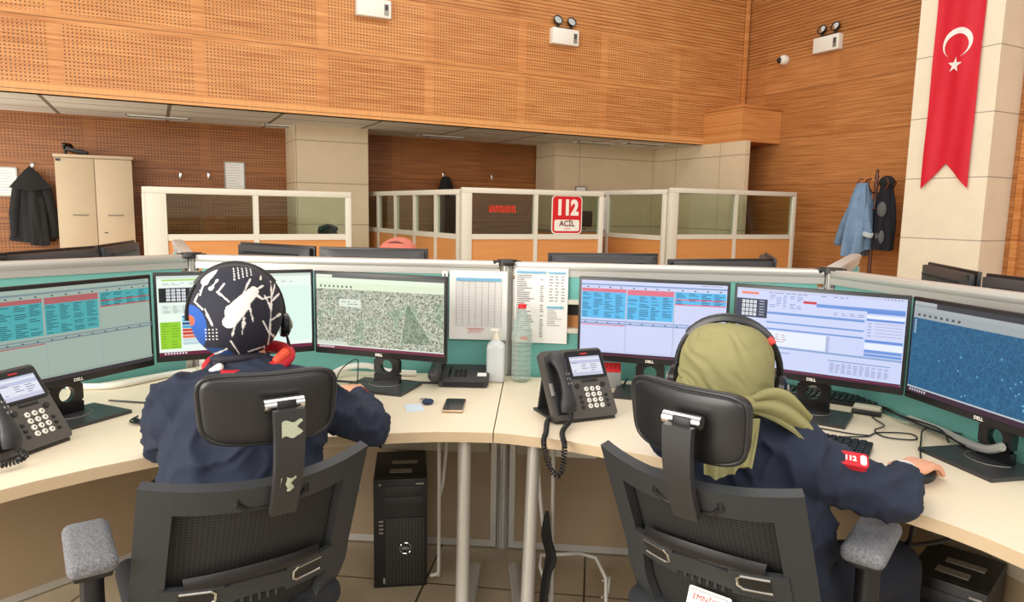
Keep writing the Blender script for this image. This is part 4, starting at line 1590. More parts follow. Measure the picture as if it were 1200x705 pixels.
# ================================================================== PERSONS
def person(label, J_, jacket, trouser, scarf_fn, loc, extra=None, sit_hidden=False):
    """J_: world joints. One continuous body under clothes; hands, face and fingers modelled."""
    t = thing('person', label, 'person', loc)
    M = inv(t)
    hc, hf, ne, ch, pe = J_['head'], J_['headdir'], J_['neck'], J_['chest'], J_['pelvis']
    hq = V((hf[0], hf[1], 0)).normalized()
    hr = V((hq.y, -hq.x, 0))
    tilt = J_.get('nod', 0)
    Hm = Matrix((( hr.x, hq.x, 0), (hr.y, hq.y, 0), (hr.z, hq.z, 1))).to_4x4()
    HM = Matrix.Translation(hc) @ Hm @ RX(tilt)
    body = MB(M)
    # skull, jaw, face
    T0 = body.T
    body.T = M @ HM
    body.ell((0, -0.008, 0.022), (0.074, 0.092, 0.092))
    body.ell((0, 0.030, -0.040), (0.056, 0.058, 0.068))
    body.ell((0, 0.094, -0.012), (0.011, 0.014, 0.020)); body.ell((0, 0.104, -0.024), (0.013, 0.012, 0.010))
    body.ell((0, 0.086, -0.058), (0.022, 0.010, 0.007)); body.ell((0, 0.078, -0.088), (0.020, 0.016, 0.014))
    for sx in (-1, 1):
        body.ell((sx * 0.076, -0.004, -0.012), (0.010, 0.020, 0.030))
        body.ell((sx * 0.030, 0.074, 0.008), (0.014, 0.012, 0.010))
    body.T = T0
    tdir = (ne - pe).normalized()
    body.cap(hc + V((0, 0, -0.06)), ne, 0.052, 0.056)
    rt = J_['right'].normalized()
    q = Matrix((rt, tdir.cross(rt).normalized() * -1, tdir)).transposed().to_4x4()
    body.ell(ch, (0.150, 0.100, 0.19), q)
    body.ell(pe + V((0, 0, 0.04)), (0.155, 0.115, 0.15), q)
    body.cap(ne, (J_['shR'] + J_['shL']) / 2, 0.055, 0.07)
    jk = MB(M)
    jk.ell(ch + tdir * -0.02, (0.190, 0.130, 0.235), q)
    jk.ell(ch + tdir * 0.10, (0.175, 0.112, 0.105), q)
    jk.ell(pe + V((0, 0, 0.06)), (0.180, 0.140, 0.16), q)
    jk.cap(ne - tdir * 0.015, ne - tdir * 0.06, 0.062, 0.085)
    for s in ('R', 'L'):
        jk.cap(ne - tdir * 0.035, J_['sh' + s] + V((0, 0, 0.016)), 0.062, 0.070)
        jk.cap(ch + tdir * 0.02 + (J_['sh' + s] - (J_['shR'] + J_['shL']) / 2) * 0.45, pe + (J_['sh' + s] - (J_['shR'] + J_['shL']) / 2) * 0.5 + V((0, 0, 0.10)), 0.118, 0.105)
    tr = MB(M)
    tr.ell(pe + V((0, 0, 0.0)), (0.175, 0.150, 0.11), q)
    for s in ('R', 'L'):
        sh, el, wr = J_['sh' + s], J_['el' + s], J_['wr' + s]
        body.chain([sh, el, wr], [0.046, 0.036, 0.026])
        mid = sh.lerp(el, 0.5)
        jk.cap(ne - tdir * 0.06, sh, 0.070, 0.072)
        jk.chain([sh, mid, el], [0.073, 0.060, 0.051])
        wv = wr - (wr - el).normalized() * 0.050
        jk.chain([el, el.lerp(wr, 0.40), wv], [0.051, 0.045, 0.033])
        # hand
        hd = J_['hand' + s].normalized()
        up = V((0, 0, 1)); sd = hd.cross(up).normalized(); up = sd.cross(hd).normalized()
        inn = -sd if s == 'R' else sd                # towards the thumb
        pc = wr + hd * 0.050 + up * 0.006
        hm = Matrix((inn, hd, up)).transposed().to_4x4()
        body.ell(pc, (0.038, 0.050, 0.015), hm)
        body.ell(wr + hd * 0.012, (0.026, 0.034, 0.020), hm)
        body.ell(wr + hd * 0.03 + inn * 0.020 - up * 0.004, (0.016, 0.034, 0.014), hm)
        lens = (0.040, 0.045, 0.042, 0.033)
        for k in range(4):
            off_ = 0.028 - k * 0.0185
            b0_ = wr + hd * (0.088 - 0.004 * abs(k - 1.2)) + inn * off_ + up * 0.010
            L_ = lens[k]
            sp = hd + inn * (off_ * 2.2)
            sp.normalize()
            bend = J_.get('curl' + s, 0.45)
            p1_ = b0_ + (sp * math.cos(bend * .4) - up * math.sin(bend * .4)) * L_
            p2_ = p1_ + (sp * math.cos(bend * 1.4) - up * math.sin(bend * 1.4)) * L_ * 0.62
            p3_ = p2_ + (sp * math.cos(bend * 2.0) - up * math.sin(bend * 2.0)) * L_ * 0.5
            body.chain([b0_ - hd * 0.028 - up * .004, b0_, p1_, p2_, p3_], [0.0095, 0.0098, 0.0086, 0.0078, 0.0068], 10)
        tb = wr + hd * 0.030 + inn * 0.026 - up * 0.004
        t1 = tb + (hd * 0.55 + inn * 0.7).normalized() * 0.038 - up * 0.004
        t2 = t1 + (hd * 0.92 + inn * 0.15).normalized() * 0.028 - up * 0.006
        body.chain([tb, t1, t2], [0.013, 0.0105, 0.0085], 10)
        hp, kn, an, toe = J_['hip' + s], J_['kn' + s], J_['an' + s], J_['toe' + s]
        body.chain([hp, kn, an], [0.075, 0.050, 0.036])
        body.cap(an + V((0, 0, -0.03)), toe, 0.034, 0.026)
        tr.chain([hp, hp.lerp(kn, .5), kn], [0.095, 0.085, 0.068])
        tr.chain([kn, kn.lerp(an, .5), an.lerp(kn, .12)], [0.068, 0.062, 0.052])
    b = body.build('body', M_skin, t, 0)
    remesh(b, 0.0045, 3)
    jm = jk.build('jacket', jacket, t, 0)

    def wr_(co):
        w = M.inverted() @ co
        q1 = noise.noise(V((w.x * 5, w.y * 5, w.z * 5))) * 1.2
        n1 = noise.noise(V((w.x * 10 + q1, w.y * 10, w.z * 6 + q1)))
        n2 = noise.noise(V((w.x * 26 + 5, w.y * 26, w.z * 12 + q1)))
        ridge = 1 - abs(noise.noise(V((w.x * 8 + 3 + q1, w.y * 8 + 1, w.z * 13 + 2 - q1)))) * 3.2
        ridge2 = 1 - abs(noise.noise(V((w.x * 15 - q1 * 2, w.y * 15 + 4, w.z * 9 + 7 + q1)))) * 3.5
        return 0.007 * n1 + 0.0025 * n2 + 0.012 * max(ridge, 0) ** 2 + 0.006 * max(ridge2, 0) ** 2 - 0.002
    remesh(jm, 0.0075, 8, wr_)
    tm = tr.build('trousers', trouser, t, 0)
    remesh(tm, 0.012, 5)
    for s in ('R', 'L'):
        an, toe = J_['an' + s], J_['toe' + s]
        a = MB(M); a.chain([an + V((0, 0, -0.035)), toe], [0.048, 0.040]); a.ell(an + V((0, 0, -0.05)), (0.045, 0.05, 0.035))
        for v in a.bm.verts:
            w = M.inverted() @ v.co
            w.z = max(w.z, 0.004)
            v.co = M @ w
        a.build('shoe', M_gapcap, t)
        # eyes
    a = MB(M @ HM)
    for sx in (-1, 1):
        a.ell((sx * 0.030, 0.078, 0.006), (0.012, 0.009, 0.009))
    a.build('eyes', mat('eye_white', (230, 226, 220), 0.2), t)
    if scarf_fn:
        scarf_fn(t, M @ HM, M)
    if extra:
        extra(t, M)
    return t, HM


def head_joints(**k):
    return {a: (V(b) if isinstance(b, (tuple, list)) else b) for a, b in k.items()}


# ---- patterned headscarf colours painted on the cloth (a print, not light)
PRN = random.Random(3)
caps = []


def capsule(x0, z0, x1, z1, r0, r1=None):
    caps.append((x0, z0, x1, z1, r0, r0 if r1 is None else r1))


capsule(-0.012, 0.005, 0.036, 0.055, 0.022, 0.013)       # big lobster-like blot
capsule(-0.022, -0.018, 0.012, 0.022, 0.017)
capsule(0.012, 0.05, 0.03, 0.085, 0.004, 0.003)
capsule(0.036, 0.055, 0.060, 0.068, 0.005, 0.003)
capsule(0.036, 0.05, 0.056, 0.035, 0.006, 0.003)
capsule(0.056, 0.035, 0.075, 0.040, 0.003)
capsule(-0.020, 0.03, -0.045, 0.055, 0.004, 0.003)
capsule(-0.045, 0.055, -0.03, 0.075, 0.003)
capsule(-0.008, -0.02, -0.020, -0.065, 0.004, 0.002)
capsule(-0.020, -0.065, 0.0, -0.10, 0.003, 0.002)
capsule(0.012, -0.01, 0.006, -0.05, 0.004, 0.002)
capsule(0.026, 0.01, 0.034, -0.03, 0.004, 0.002)
capsule(-0.072, 0.085, -0.048, 0.115, 0.011, 0.007)      # upper left spoon
capsule(-0.085, 0.05, -0.072, 0.085, 0.003)
capsule(-0.06, 0.065, -0.045, 0.085, 0.008, 0.003)
capsule(-0.095, 0.04, -0.085, 0.062, 0.006, 0.004)
capsule(-0.075, 0.015, -0.060, -0.025, 0.005, 0.004)
capsule(-0.098, 0.035, -0.080, 0.015, 0.003)
for i in range(5):
    for j in range(7):
        capsule(-0.006 + i * 0.010, 0.084 + j * 0.007 + i * .003, -0.006 + i * 0.010, 0.0865 + j * 0.007 + i * .003, 0.0024)
for i in range(4):
    for j in range(4):
        capsule(-0.075 + i * 0.008, -0.035 - j * 0.008, -0.075 + i * 0.008, -0.035 - j * 0.008, 0.0026)
capsule(0.020, -0.095, 0.060, -0.085, 0.004, 0.003)
capsule(0.060, -0.085, 0.064, -0.105, 0.003)
# branches on the right
capsule(0.070, -0.08, 0.082, 0.08, 0.0045, 0.003)
capsule(0.080, 0.03, 0.105, 0.05, 0.004, 0.0025)
capsule(0.078, 0.01, 0.062, 0.045, 0.004, 0.0025)
capsule(0.080, 0.04, 0.098, 0.085, 0.003)
capsule(0.074, -0.02, 0.100, -0.005, 0.004)
capsule(0.072, -0.05, 0.098, -0.075, 0.004)
capsule(0.070, -0.05, 0.056, -0.02, 0.003)
capsule(0.085, -0.09, 0.100, -0.11, 0.005)
capsule(0.056, 0.085, 0.058, 0.094, 0.005, 0.002)
capsule(-0.06, -0.10, -0.03, -0.085, 0.004, 0.003)
capsule(-0.04, -0.115, -0.01, -0.12, 0.003)


def print_color(x, z):
    w = noise.noise(V((x * 60, z * 60, 3.1))) * 0.0035
    for (x0, z0, x1, z1, ra, rb) in caps:
        dx, dz = x1 - x0, z1 - z0
        L2 = dx * dx + dz * dz
        t = 0 if L2 < 1e-9 else max(0, min(1, ((x - x0) * dx + (z - z0) * dz) / L2))
        d = math.hypot(x - x0 - dx * t, z - z0 - dz * t)
        if d < (ra + (rb - ra) * t) * (0.92 if ra > 0.01 else 0.62) + (w if ra > 0.0035 else 0):
            return lin((236, 230, 224))
    if (x + 0.112) ** 2 / 0.0016 + (z + 0.035) ** 2 / 0.0040 < 1:
        return lin((222, 92, 60)) if ((x + 0.113) ** 2 + (z + 0.012) ** 2 < 0.00020) else lin((34, 84, 168))
    if (x + 0.06) ** 2 / 0.0022 + (z + 0.105) ** 2 / 0.0006 < 1:
        return lin((30, 66, 120))
    return lin((34, 34, 48))


nps = NT('printed_scarf_cloth')
att = nps.n('ShaderNodeAttribute', attribute_name='print')
nps.base(att.outputs['Color'], 0.8)
M_print = nps.m


def scarf_patterned(t, HM, M):
    nu, nv = 300, 260
    a = MB(HM)

    def f(u, v):
        th = 2 * PI * u
        z = 0.119 * math.cos(PI * v * 0.86)
        if v > 0.5:
            s = 1.0 - 0.30 * ((v - 0.5) / 0.5) ** 3.0
        else:
            s = 1.0
        prof = math.sin(PI * (0.02 + 0.98 * v) * 0.86) ** 0.80 * s
        rx = 0.112 * prof
        ry = 0.124 * prof
        k = 1 + 0.014 * math.sin(5 * th + 6 * v) + 0.012 * noise.noise(V((math.cos(th) * 2.2, math.sin(th) * 2.2, v * 5)))
        k += 0.02 * max(0, v - 0.7) * math.sin(14 * th)
        y = ry * math.sin(th) * k
        if v > 0.5 and y < 0:
            y *= 1.0
        if y > 0.0:                        # leaves the face open in front
            y = min(y, 0.066 + 0.02 * (1 - v))
        z -= 0.0
        return (rx * math.cos(th) * k, y - 0.012, z * (1.0 if z > 0 else 1.02) + 0.012)
    a.sheet(f, nu, nv)
    # base opening stays inside the collar
    o = a.build('headscarf', M_print, t, 0, weld=True)
    inv_h = HM.inverted()
    ca = o.data.color_attributes.new('print', 'FLOAT_COLOR', 'POINT')
    for i, v in enumerate(o.data.vertices):
        p = inv_h @ v.co
        # unroll a little so that the print runs round the head
        x = p.x * 1.0
        if p.y > 0.0:
            x = (0.112 + 0.9 * p.y) * (1 if p.x > 0 else -1)
        ca.data[i].color = (*print_color(x, p.z - 0.012), 1)
    for p in o.data.polygons:
        p.use_smooth = True
    # knotted cloth tail under the nape
    a = MB(HM)
    a.ell((0.0, -0.030, -0.098), (0.070, 0.055, 0.016))
    for sx in (-1, 1):
        a.chain([(sx * 0.02, -0.05, -0.100), (sx * 0.06, -0.04, -0.112), (sx * 0.085, -0.02, -0.135)], [0.012, 0.012, 0.008], 10)
    k = a.build('scarf_hem', mat('scarf_hem_cloth', (44, 42, 54), 0.85, 0, 0.6, 40), t, 0)


def collar_red(t, M):
    a = MB(M)
    c = V((0.205, 1.870, 1.000))
    P = []
    for i in range(28):
        A = 2 * PI * i / 28
        P.append(c + V((0.096 * math.cos(A), 0.080 * math.sin(A) + 0.010, 0.014 * math.cos(A) * 1.0 + 0.018 * math.sin(A))))
    a.tube(P, 0.020, 10, True, flat=0.8)
    a.build('collar', M_red, t, 0)
    a = MB(M); a.chain([c + V((0.06, -0.055, 0.01)), c + V((0.085, -0.03, 0.022)), c + V((0.100, 0.01, 0.01))], [0.012, 0.014, 0.010], 10)
    a.build('collar_tip', mat('orange_red_cloth', (232, 82, 52), 0.7), t)
    a = MB(M); a.chain([c + V((-0.075, -0.04, 0.0)), c + V((-0.105, -0.015, -0.03))], [0.010, 0.014], 10); a.build('shirt_edge', M_flagwhite, t)
    wr, el = J1['wrR'], J1['elR']
    d = (wr - el).normalized()
    a = MB(M); a.cyl(wr - d * 0.030, wr - d * 0.014, 0.036, 0.034, 20); a.build('cuff_lining', M_red, t)
    a = MB(M); a.cyl(wr - d * 0.016, wr - d * 0.006, 0.033, 0.032, 20); a.build('shirt_cuff', M_flagwhite, t)


J1 = head_joints(head=(0.181, 1.905, 1.108), headdir=(0.06, 1), nod=-8,
                 neck=(0.200, 1.865, 0.985), chest=(0.185, 1.800, 0.800), pelvis=(0.155, 1.745, 0.560), right=(0.985, -0.12, 0.0),
                 shR=(0.352, 1.820, 0.893), elR=(0.520, 1.865, 0.782), wrR=(0.580, 2.225, 0.780), handR=(0.0, 1, -0.02),
                 shL=(0.030, 1.860, 0.890), elL=(0.000, 1.960, 0.790), wrL=(0.10, 2.170, 0.785), handL=(0.5, 0.85, -0.02),
                 hipR=(0.245, 1.78, 0.545), knR=(0.290, 2.18, 0.545), anR=(0.290, 2.16, 0.11), toeR=(0.300, 2.30, 0.045),
                 hipL=(0.075, 1.80, 0.545), knL=(0.000, 2.19, 0.545), anL=(-0.010, 2.20, 0.11), toeL=(-0.020, 2.34, 0.045))
p1, H1 = person('seated person in a dark headscarf with white print, navy jacket and red collar', J1, M_navy, M_trouser, scarf_patterned, (0.155, 1.745, 0), collar_red)


def scarf_olive(t, HM, M):
    a = MB(HM)

    def f(u, v):
        th = 2 * PI * u
        zz = 0.122 - 0.315 * v
        if v < 0.35:
            q = v / 0.35
            prof = math.sqrt(max(0.0, 1 - (1 - q) ** 2)) ** 0.9
            zz = 0.122 - 0.11 * q ** 1.35
            rx, ry = 0.110 * prof, 0.118 * prof
        else:
            q = (v - 0.35) / 0.65
            zz = 0.012 - 0.190 * q
            rx = 0.110 * (1 - 0.10 * q + 0.06 * math.sin(q * PI))
            ry = 0.118 * (1 - 0.20 * q)
        cs, sn = math.cos(th), math.sin(th)
        fold = 0.0
        if v > 0.1:
            sw = noise.noise(V((cs * 1.6, sn * 1.6, v * 3.0)))
            fold = 0.020 * (v - 0.05) * math.sin(8 * th - 22 * v + 5 * sw) + 0.009 * math.sin(13 * th - 44 * v + 7 * sw) + 0.004 * math.sin(17 * th - 80 * v + 9 * sw)
        fold += 0.012 * noise.noise(V((cs * 3, sn * 3, v * 4)))
        k = 1 + fold * 1.5
        y = ry * sn * k
        if y > 0:
            y = min(y, 0.075)
        return (rx * cs * k, y - 0.006, zz)
    a.sheet(f, 240, 140, 0.003)
    a.build('headscarf', M_olive, t, 0)
    # gathered cloth sweeping to a knot at the right, tail over the shoulder, and folds down the back
    K = V((1.168, 1.105, 0.975))
    a = MB(M)
    a.ell(K, (0.026, 0.026, 0.024))
    HW = M.inverted() @ HM
    for q in range(5):
        p0 = HW @ V((-0.085 + q * 0.03, -0.080, -0.02 - q * .02)); p1 = HW @ V((-0.03 + q * .022, -0.112 + q * .004, -0.065 - q * .014))
        a.chain([p0, p1, K], [0.008, 0.014, 0.014], 10)
    k1 = a.build('scarf_knot', M_olive, t, 0)
    remesh(k1, 0.005, 8)
    E1 = V((1.262, 1.005, 0.935))
    a = MB(M)

    def tail(u, v):
        c = K.lerp(E1, v) + V((0, 0, 0.030 * math.sin(v * PI)))
        w = 0.026 + 0.060 * math.sin(min(v * 1.3, 1) * PI * 0.60)
        ax = V((-0.55, -0.45, -0.70)).normalized()
        return c + ax * (u - 0.4) * w + V((-0.006, -0.008, 0.004)) * math.sin(u * 12 + v * 2)
    a.sheet(tail, 24, 16, 0.006)
    a.build('scarf_tail', M_olive, t, 60)
    a = MB(M)
    D0, D1 = V((1.060, 1.125, 0.955)), V((1.150, 1.045, 0.960))
    B0, B1 = V((1.030, 1.080, 0.845)), V((1.092, 1.012, 0.862))

    def drop(u, v):
        p = D0.lerp(D1, u).lerp(B0.lerp(B1, u), v)
        out = V((-0.65, -0.75, 0))
        return p + out * (0.006 * math.sin(u * 17 + v * 3) + 0.004 * math.sin(u * 31)) + V((0, 0, -0.012 * math.sin(u * 5) * v))
    a.sheet(drop, 36, 16, 0.006)
    a.build('scarf_drop', M_olive, t, 60)


def sleeve_badge(t, M):
    el, wr, sh = J2['elR'], J2['wrR'], J2['shR']
    Zn = V((-0.50, -0.38, 0.78)).normalized()
    c = sh.lerp(el, 0.54) + Zn * 0.079
    ax = (el - sh).normalized()
    Xn = (ax - Zn * ax.dot(Zn)).normalized()
    Yn = Zn.cross(Xn)
    T = Matrix((Xn, Yn, Zn)).transposed().to_4x4()
    T.translation = c
    T = T @ RY(10)
    a = MB(M @ T)
    P = [(x, y) for x, y in rrect(0.056, 0.034, 0.008)]
    a.prism(P, -0.016, 0.002)
    bg_ = a.build('sleeve_badge', M_red, t)
    text_mesh('badge_number', '112', 0.016, M_flagwhite, bg_, M @ T @ Matrix.Translation((-0.008, 0.0, 0.003)), bold=0.0006)
    a = MB(M @ T); a.prism([(x + 0.018, y) for x, y in rrect(0.012, 0.024, 0.005)], 0.001, 0.0028); a.build('badge_tip', M_flagwhite, bg_)
    d = (wr - el).normalized()
    a = MB(M); a.cyl(wr - d * 0.030, wr - d * 0.010, 0.036, 0.033, 20); a.build('cuff_edge', M_flagwhite, t)


J2 = head_joints(head=(1.218, 1.222, 1.016), headdir=(0.78, 0.62), nod=-10,
                 neck=(1.200, 1.165, 0.905), chest=(1.225, 1.150, 0.735), pelvis=(1.275, 1.150, 0.545), right=(0.28, -0.96, 0.0),
                 shR=(1.248, 1.020, 0.862), elR=(1.432, 0.905, 0.792), wrR=(1.615, 1.010, 0.778), handR=(1, 0.13, -0.04),
                 shL=(1.150, 1.310, 0.840), elL=(1.300, 1.460, 0.800), wrL=(1.520, 1.480, 0.783), handL=(0.9, -0.3, -0.02),
                 hipR=(1.30, 1.06, 0.53), knR=(1.62, 1.02, 0.53), anR=(1.66, 1.03, 0.11), toeR=(1.79, 1.05, 0.045),
                 hipL=(1.26, 1.23, 0.53), knL=(1.58, 1.32, 0.53), anL=(1.60, 1.34, 0.11), toeL=(1.72, 1.39, 0.045))
p2, H2 = person('seated person in an olive green headscarf and navy jacket with a red sleeve badge', J2, M_navy, M_trouser, scarf_olive, (1.275, 1.15, 0), sleeve_badge)


def scarf_coral(t, HM, M):
    a = MB(HM)

    def f(u, v):
        th = 2 * PI * u
        q = min(v / 0.4, 1)
        prof = math.sqrt(max(0, 1 - (1 - q) ** 2))
        z = 0.125 - 0.115 * q ** 1.4 - max(0, v - 0.4) * 0.30
        y = 0.122 * prof * math.sin(th)
        return (0.115 * prof * math.cos(th) * (1 + 0.02 * math.sin(4 * th + 8 * v)), min(y, 0.078) - 0.004, z)
    a.sheet(f, 60, 40, 0.003)
    a.build('headscarf', M_coral, t, 0)
    a = MB(HM); a.tube([(0.118 * math.cos(A), 0.012, 0.128 * math.sin(A) - 0.0) for A in [PI * i / 20 for i in range(21)]], 0.004, 8)
    a.build('seam_band', mat('dark_red_cloth', (90, 40, 40), 0.8), t)
    a = MB(HM); a.ell((0, 0.075, 0.045), (0.055, 0.012, 0.025)); a.build('cap_edge', M_flagwhite, t)


hx, hy = 1.225, 3.74
fv = V((-0.55, -0.83, 0)).normalized(); rv = V((fv.y, -fv.x, 0))


def at3(r, f, z):
    p = V((hx, hy, 0)) + rv * r + fv * f
    return V((p.x, p.y, z))


J3 = head_joints(head=at3(0, 0.05, 1.105), headdir=(fv.x, fv.y), nod=-25,
                 neck=at3(0, 0.0, 0.965), chest=at3(0, -0.05, 0.78), pelvis=at3(0, -0.10, 0.56), right=rv,
                 shR=at3(0.165, -0.03, 0.90), elR=at3(0.22, 0.14, 0.80), wrR=at3(0.12, 0.34, 0.785), handR=fv * 1.0 - rv * 0.3,
                 shL=at3(-0.165, -0.03, 0.90), elL=at3(-0.22, 0.14, 0.80), wrL=at3(-0.12, 0.34, 0.785), handL=fv * 1.0 + rv * 0.3,
                 hipR=at3(0.09, -0.06, 0.545), knR=at3(0.10, 0.34, 0.545), anR=at3(0.10, 0.36, 0.11), toeR=at3(0.10, 0.50, 0.045),
                 hipL=at3(-0.09, -0.06, 0.545), knL=at3(-0.10, 0.34, 0.545), anL=at3(-0.10, 0.36, 0.11), toeL=at3(-0.10, 0.50, 0.045))
person('person bowed behind the panel, only a coral headscarf showing above a monitor', J3, M_navy, M_trouser, scarf_coral, tuple(J3['pelvis'].xy) + (0,))


# ================================================================== HEADSETS
def headset(HM, label, rx, rz, mic, over=0.0, y0=0.02, accent=None, cups=(-1, 1), tiltb=0):
    t = thing('headset', label, 'headset', tuple((HM @ V((rx, y0, -0.02)))))
    M = inv(t) @ HM
    a = MB(M)
    P = []
    for i in range(25):
        A = PI * (i / 24)
        P.append((rx * math.cos(A), y0 - 0.03 * math.sin(A) + tiltb * math.sin(A), 0.0 + rz * math.sin(A) ** 0.9))
    a.tube(P, 0.0042, 8, flat=1.9)
    a.build('headband', M_blackgl, t)
    a = MB(M)
    P2_ = P[5:20]
    a.tube([(x, y, z + 0.002) for x, y, z in P2_], 0.0062, 8, flat=1.8)
    a.build('band_padding', M_leather, t)
    for s in cups:
        a = MB(M)
        a.lathe([(0.030, -0.010), (0.034, 0.0), (0.030, 0.012), (0.018, 0.018)], (s * rx, y0, -0.022), 20, RY(90 * s))
        c = a.build('ear_cup', M_blackgl, t)
        a = MB(M); a.lathe([(0.012, 0.0), (0.012, 0.004), (0.006, 0.006)], (s * (rx + 0.017), y0, -0.022), 16, RY(90 * s)); a.build('cup_cap', M_greymet, c)
    if accent:
        a = MB(M); a.box((rx * 0.80, y0 - 0.028, rz * 0.66), (0.018, 0.022, 0.016), 0.004, RY(50)); a.build('red_marker', mat('headset_red', (214, 66, 60), 0.5), t)
    s = mic
    a = MB(M); a.tube(smooth_path([(s * (rx + 0.004), y0, -0.04), (s * (rx + 0.012), y0 + 0.03, -0.075), (s * rx, y0 + 0.09, -0.095), (s * rx * 0.6, y0 + 0.125, -0.085)], 6), 0.0032, 8); a.build('mic_boom', M_gapcap, t)
    a = MB(M); a.tube(smooth_path([(s * (rx + 0.006), y0 - 0.005, -0.048), (s * (rx + 0.014), y0 - 0.02, -0.10), (s * (rx - 0.005), y0 - 0.01, -0.15), (s * (rx - 0.02), y0 + 0.03, -0.20)], 6), 0.0028, 8); a.build('cord', M_gapcap, t)
    return t


headset(H1, 'black headset worn over the patterned headscarf', 0.116, 0.136, 1, y0=0.015, cups=(1,))
headset(H2, 'black headset with a red mark worn over the olive headscarf', 0.122, 0.134, 1, y0=0.018, accent=True)


# ================================================================== CHAIRS
M_mesh = NT('chair_mesh')
s_ = M_mesh.sep(M_mesh.obj())
hx_ = M_mesh.math('FRACT', M_mesh.math('DIVIDE', s_[2], 0.0075))
hy_ = M_mesh.math('FRACT', M_mesh.math('DIVIDE', s_[0], 0.010))
hole_ = M_mesh.math('MULTIPLY', M_mesh.math('GREATER_THAN', hx_, 0.42), M_mesh.math('GREATER_THAN', hy_, 0.22))
M_mesh.base(M_mesh.mix(hole_, lin((44, 43, 42)), lin((14, 14, 14))), 0.8)
M_mesh = M_mesh.m


def office_chair(loc, az, label, head_dx=0.0, zc=0.99, sticker=None, head_yaw=0.0, zt=0.88, rec=0.22, hw0=0.223, hw1=0.243, cur=0.065, zs=0.55, arms=((0.27, 0), (0.27, 0))):
    t = thing('office_chair', label, 'chair', loc, az)
    zb = 0.40

    def S(u, v, off=0.0):
        """back surface; u -1..1, v 0..1 upwards"""
        z = zb + (zt - zb) * v
        q = (zt - z) / 0.4
        hw = hw0 + (hw1 - hw0) * q
        if v < 0.30:
            hw -= 0.07 * ((0.30 - v) / 0.30) ** 1.6
        y = -0.24 + rec * q + cur * u * u
        if q > 0.75:
            y -= 0.5 * (q - 0.75) * rec
        z += 0.016 * u * u * v
        return V((u * hw, y - off, z))
    vs = (zs - zb) / (zt - zb)

    def band(u0, u1, v0, v1, thk, nu, nv, b, off=0.0, taper=None):
        b.sheet(lambda a, c: S(u0 + (u1 - u0) * a, v0 + (v1 - v0) * c, off), nu, nv, thk)

    a = MB()
    band(-1, -0.74, 0.0, 1, 0.022, 3, 16, a)
    band(0.74, 1, 0.0, 1, 0.022, 3, 16, a)
    band(-0.76, 0.76, 0.87, 1, 0.022, 16, 3, a)
    band(-0.74, 0.74, 0.0, 0.10, 0.022, 14, 2, a)
    a.build('back_frame', M_chairfr, t, 50, weld=False)
    a = MB(); band(-0.76, 0.76, 0.08, 0.88, 0.004, 14, 14, a, -0.008); a.build('back_mesh', M_mesh, t, 60)
    # lumbar crossbar
    a = MB()
    band(-0.80, -0.28, vs - 0.075, vs + 0.075, 0.012, 5, 3, a, 0.016)
    band(0.28, 0.80, vs - 0.075, vs + 0.075, 0.012, 5, 3, a, 0.016)
    a.sheet(lambda u_, v_: S(-0.30 + 0.60 * u_, (vs - 0.055 + 0.02 * math.sin(u_ * PI)) + 0.11 * v_, 0.016), 14, 3, 0.012)
    for k in range(6):
        u_ = -0.20 + k * 0.08
        p = S(u_, vs - 0.06, 0.022); a.box(p, (0.007, 0.012, 0.026), 0.002)
    a.build('lumbar_bar', M_chairfr, t, 50)
    a = MB(); a.sheet(lambda u_, v_: S(-0.62 + 1.24 * u_, vs + 0.06 + 0.035 * math.sin(u_ * PI) * v_ + 0.05 * v_, 0.012 + 0.012 * math.sin(v_ * PI)), 16, 4, 0.008); a.build('lumbar_pad', M_gapcap, t, 50)
    for s in (-1, 1):
        a = MB()
        u0_, u1_ = s * 0.36, s * 0.66
        P = [S(u1_, vs + 0.040, 0.031), S(u0_ + s * 0.04, vs + 0.040, 0.031), S(u0_, vs + 0.022, 0.031), S(u0_, vs - 0.022, 0.031), S(u0_ + s * 0.04, vs - 0.040, 0.031), S(u1_, vs - 0.040, 0.031)]
        a.tube(P, 0.0035, 8)
        h = a.build('slot_trim', M_chrome, t)
        a = MB(); band(min(u0_, u1_), max(u0_, u1_), vs - 0.036, vs + 0.036, 0.002, 4, 2, a, 0.0295); a.build('slot_recess', M_gapcap, t, 60)
    # headrest
    yc = -0.225
    HT = Matrix.Translation((head_dx, yc, zc)) @ RZ(-head_yaw) @ RX(8)

    def pad(u, v):
        # superellipse slab, bent round the neck
        A = 2 * PI * u
        n_ = 5.0
        c, s = math.cos(A), math.sin(A)
        x = math.copysign(abs(c) ** (2 / n_), c) * 0.131
        z = math.copysign(abs(s) ** (2 / n_), s) * 0.074
        q = math.sin(PI * min(max(v, 0.0), 1))
        k = 0.90 + 0.10 * q ** 0.5 if 0 < v < 1 else 0.90
        y = -0.018 + 0.040 * v
        x *= k * (1 + 0.04 * z / 0.08); z *= k
        return V((x, y + 0.9 * x * x, z + 0.35 * x * x))
    a = MB(HT)
    a.sheet(pad, 64, 12, 0)
    for vv in (0.0, 1.0):
        ring = [pad(i / 64, vv) for i in range(64)]
        cpt = V((0, ring[0].y - 0.9 * ring[0].x ** 2, 0))
        rs = [ring, [r.lerp(V((0, cpt.y, 0)), 0.5) for r in ring]]
        for r in rs[1]:
            r.y = cpt.y + 0.9 * r.x * r.x
        pts = rs[0] + rs[1] + [cpt]
        fs = [(i, (i + 1) % 64, 64 + (i + 1) % 64, 64 + i) for i in range(64)] + [(64 + i, 64 + (i + 1) % 64, 128) for i in range(64)]
        a.poly(pts, fs)
    a.build('headrest', M_leather, t, 45, weld=True)
    # rear shell of the headrest
    a = MB(HT)
    P = [pad(i / 64, 0.0) for i in range(64)]
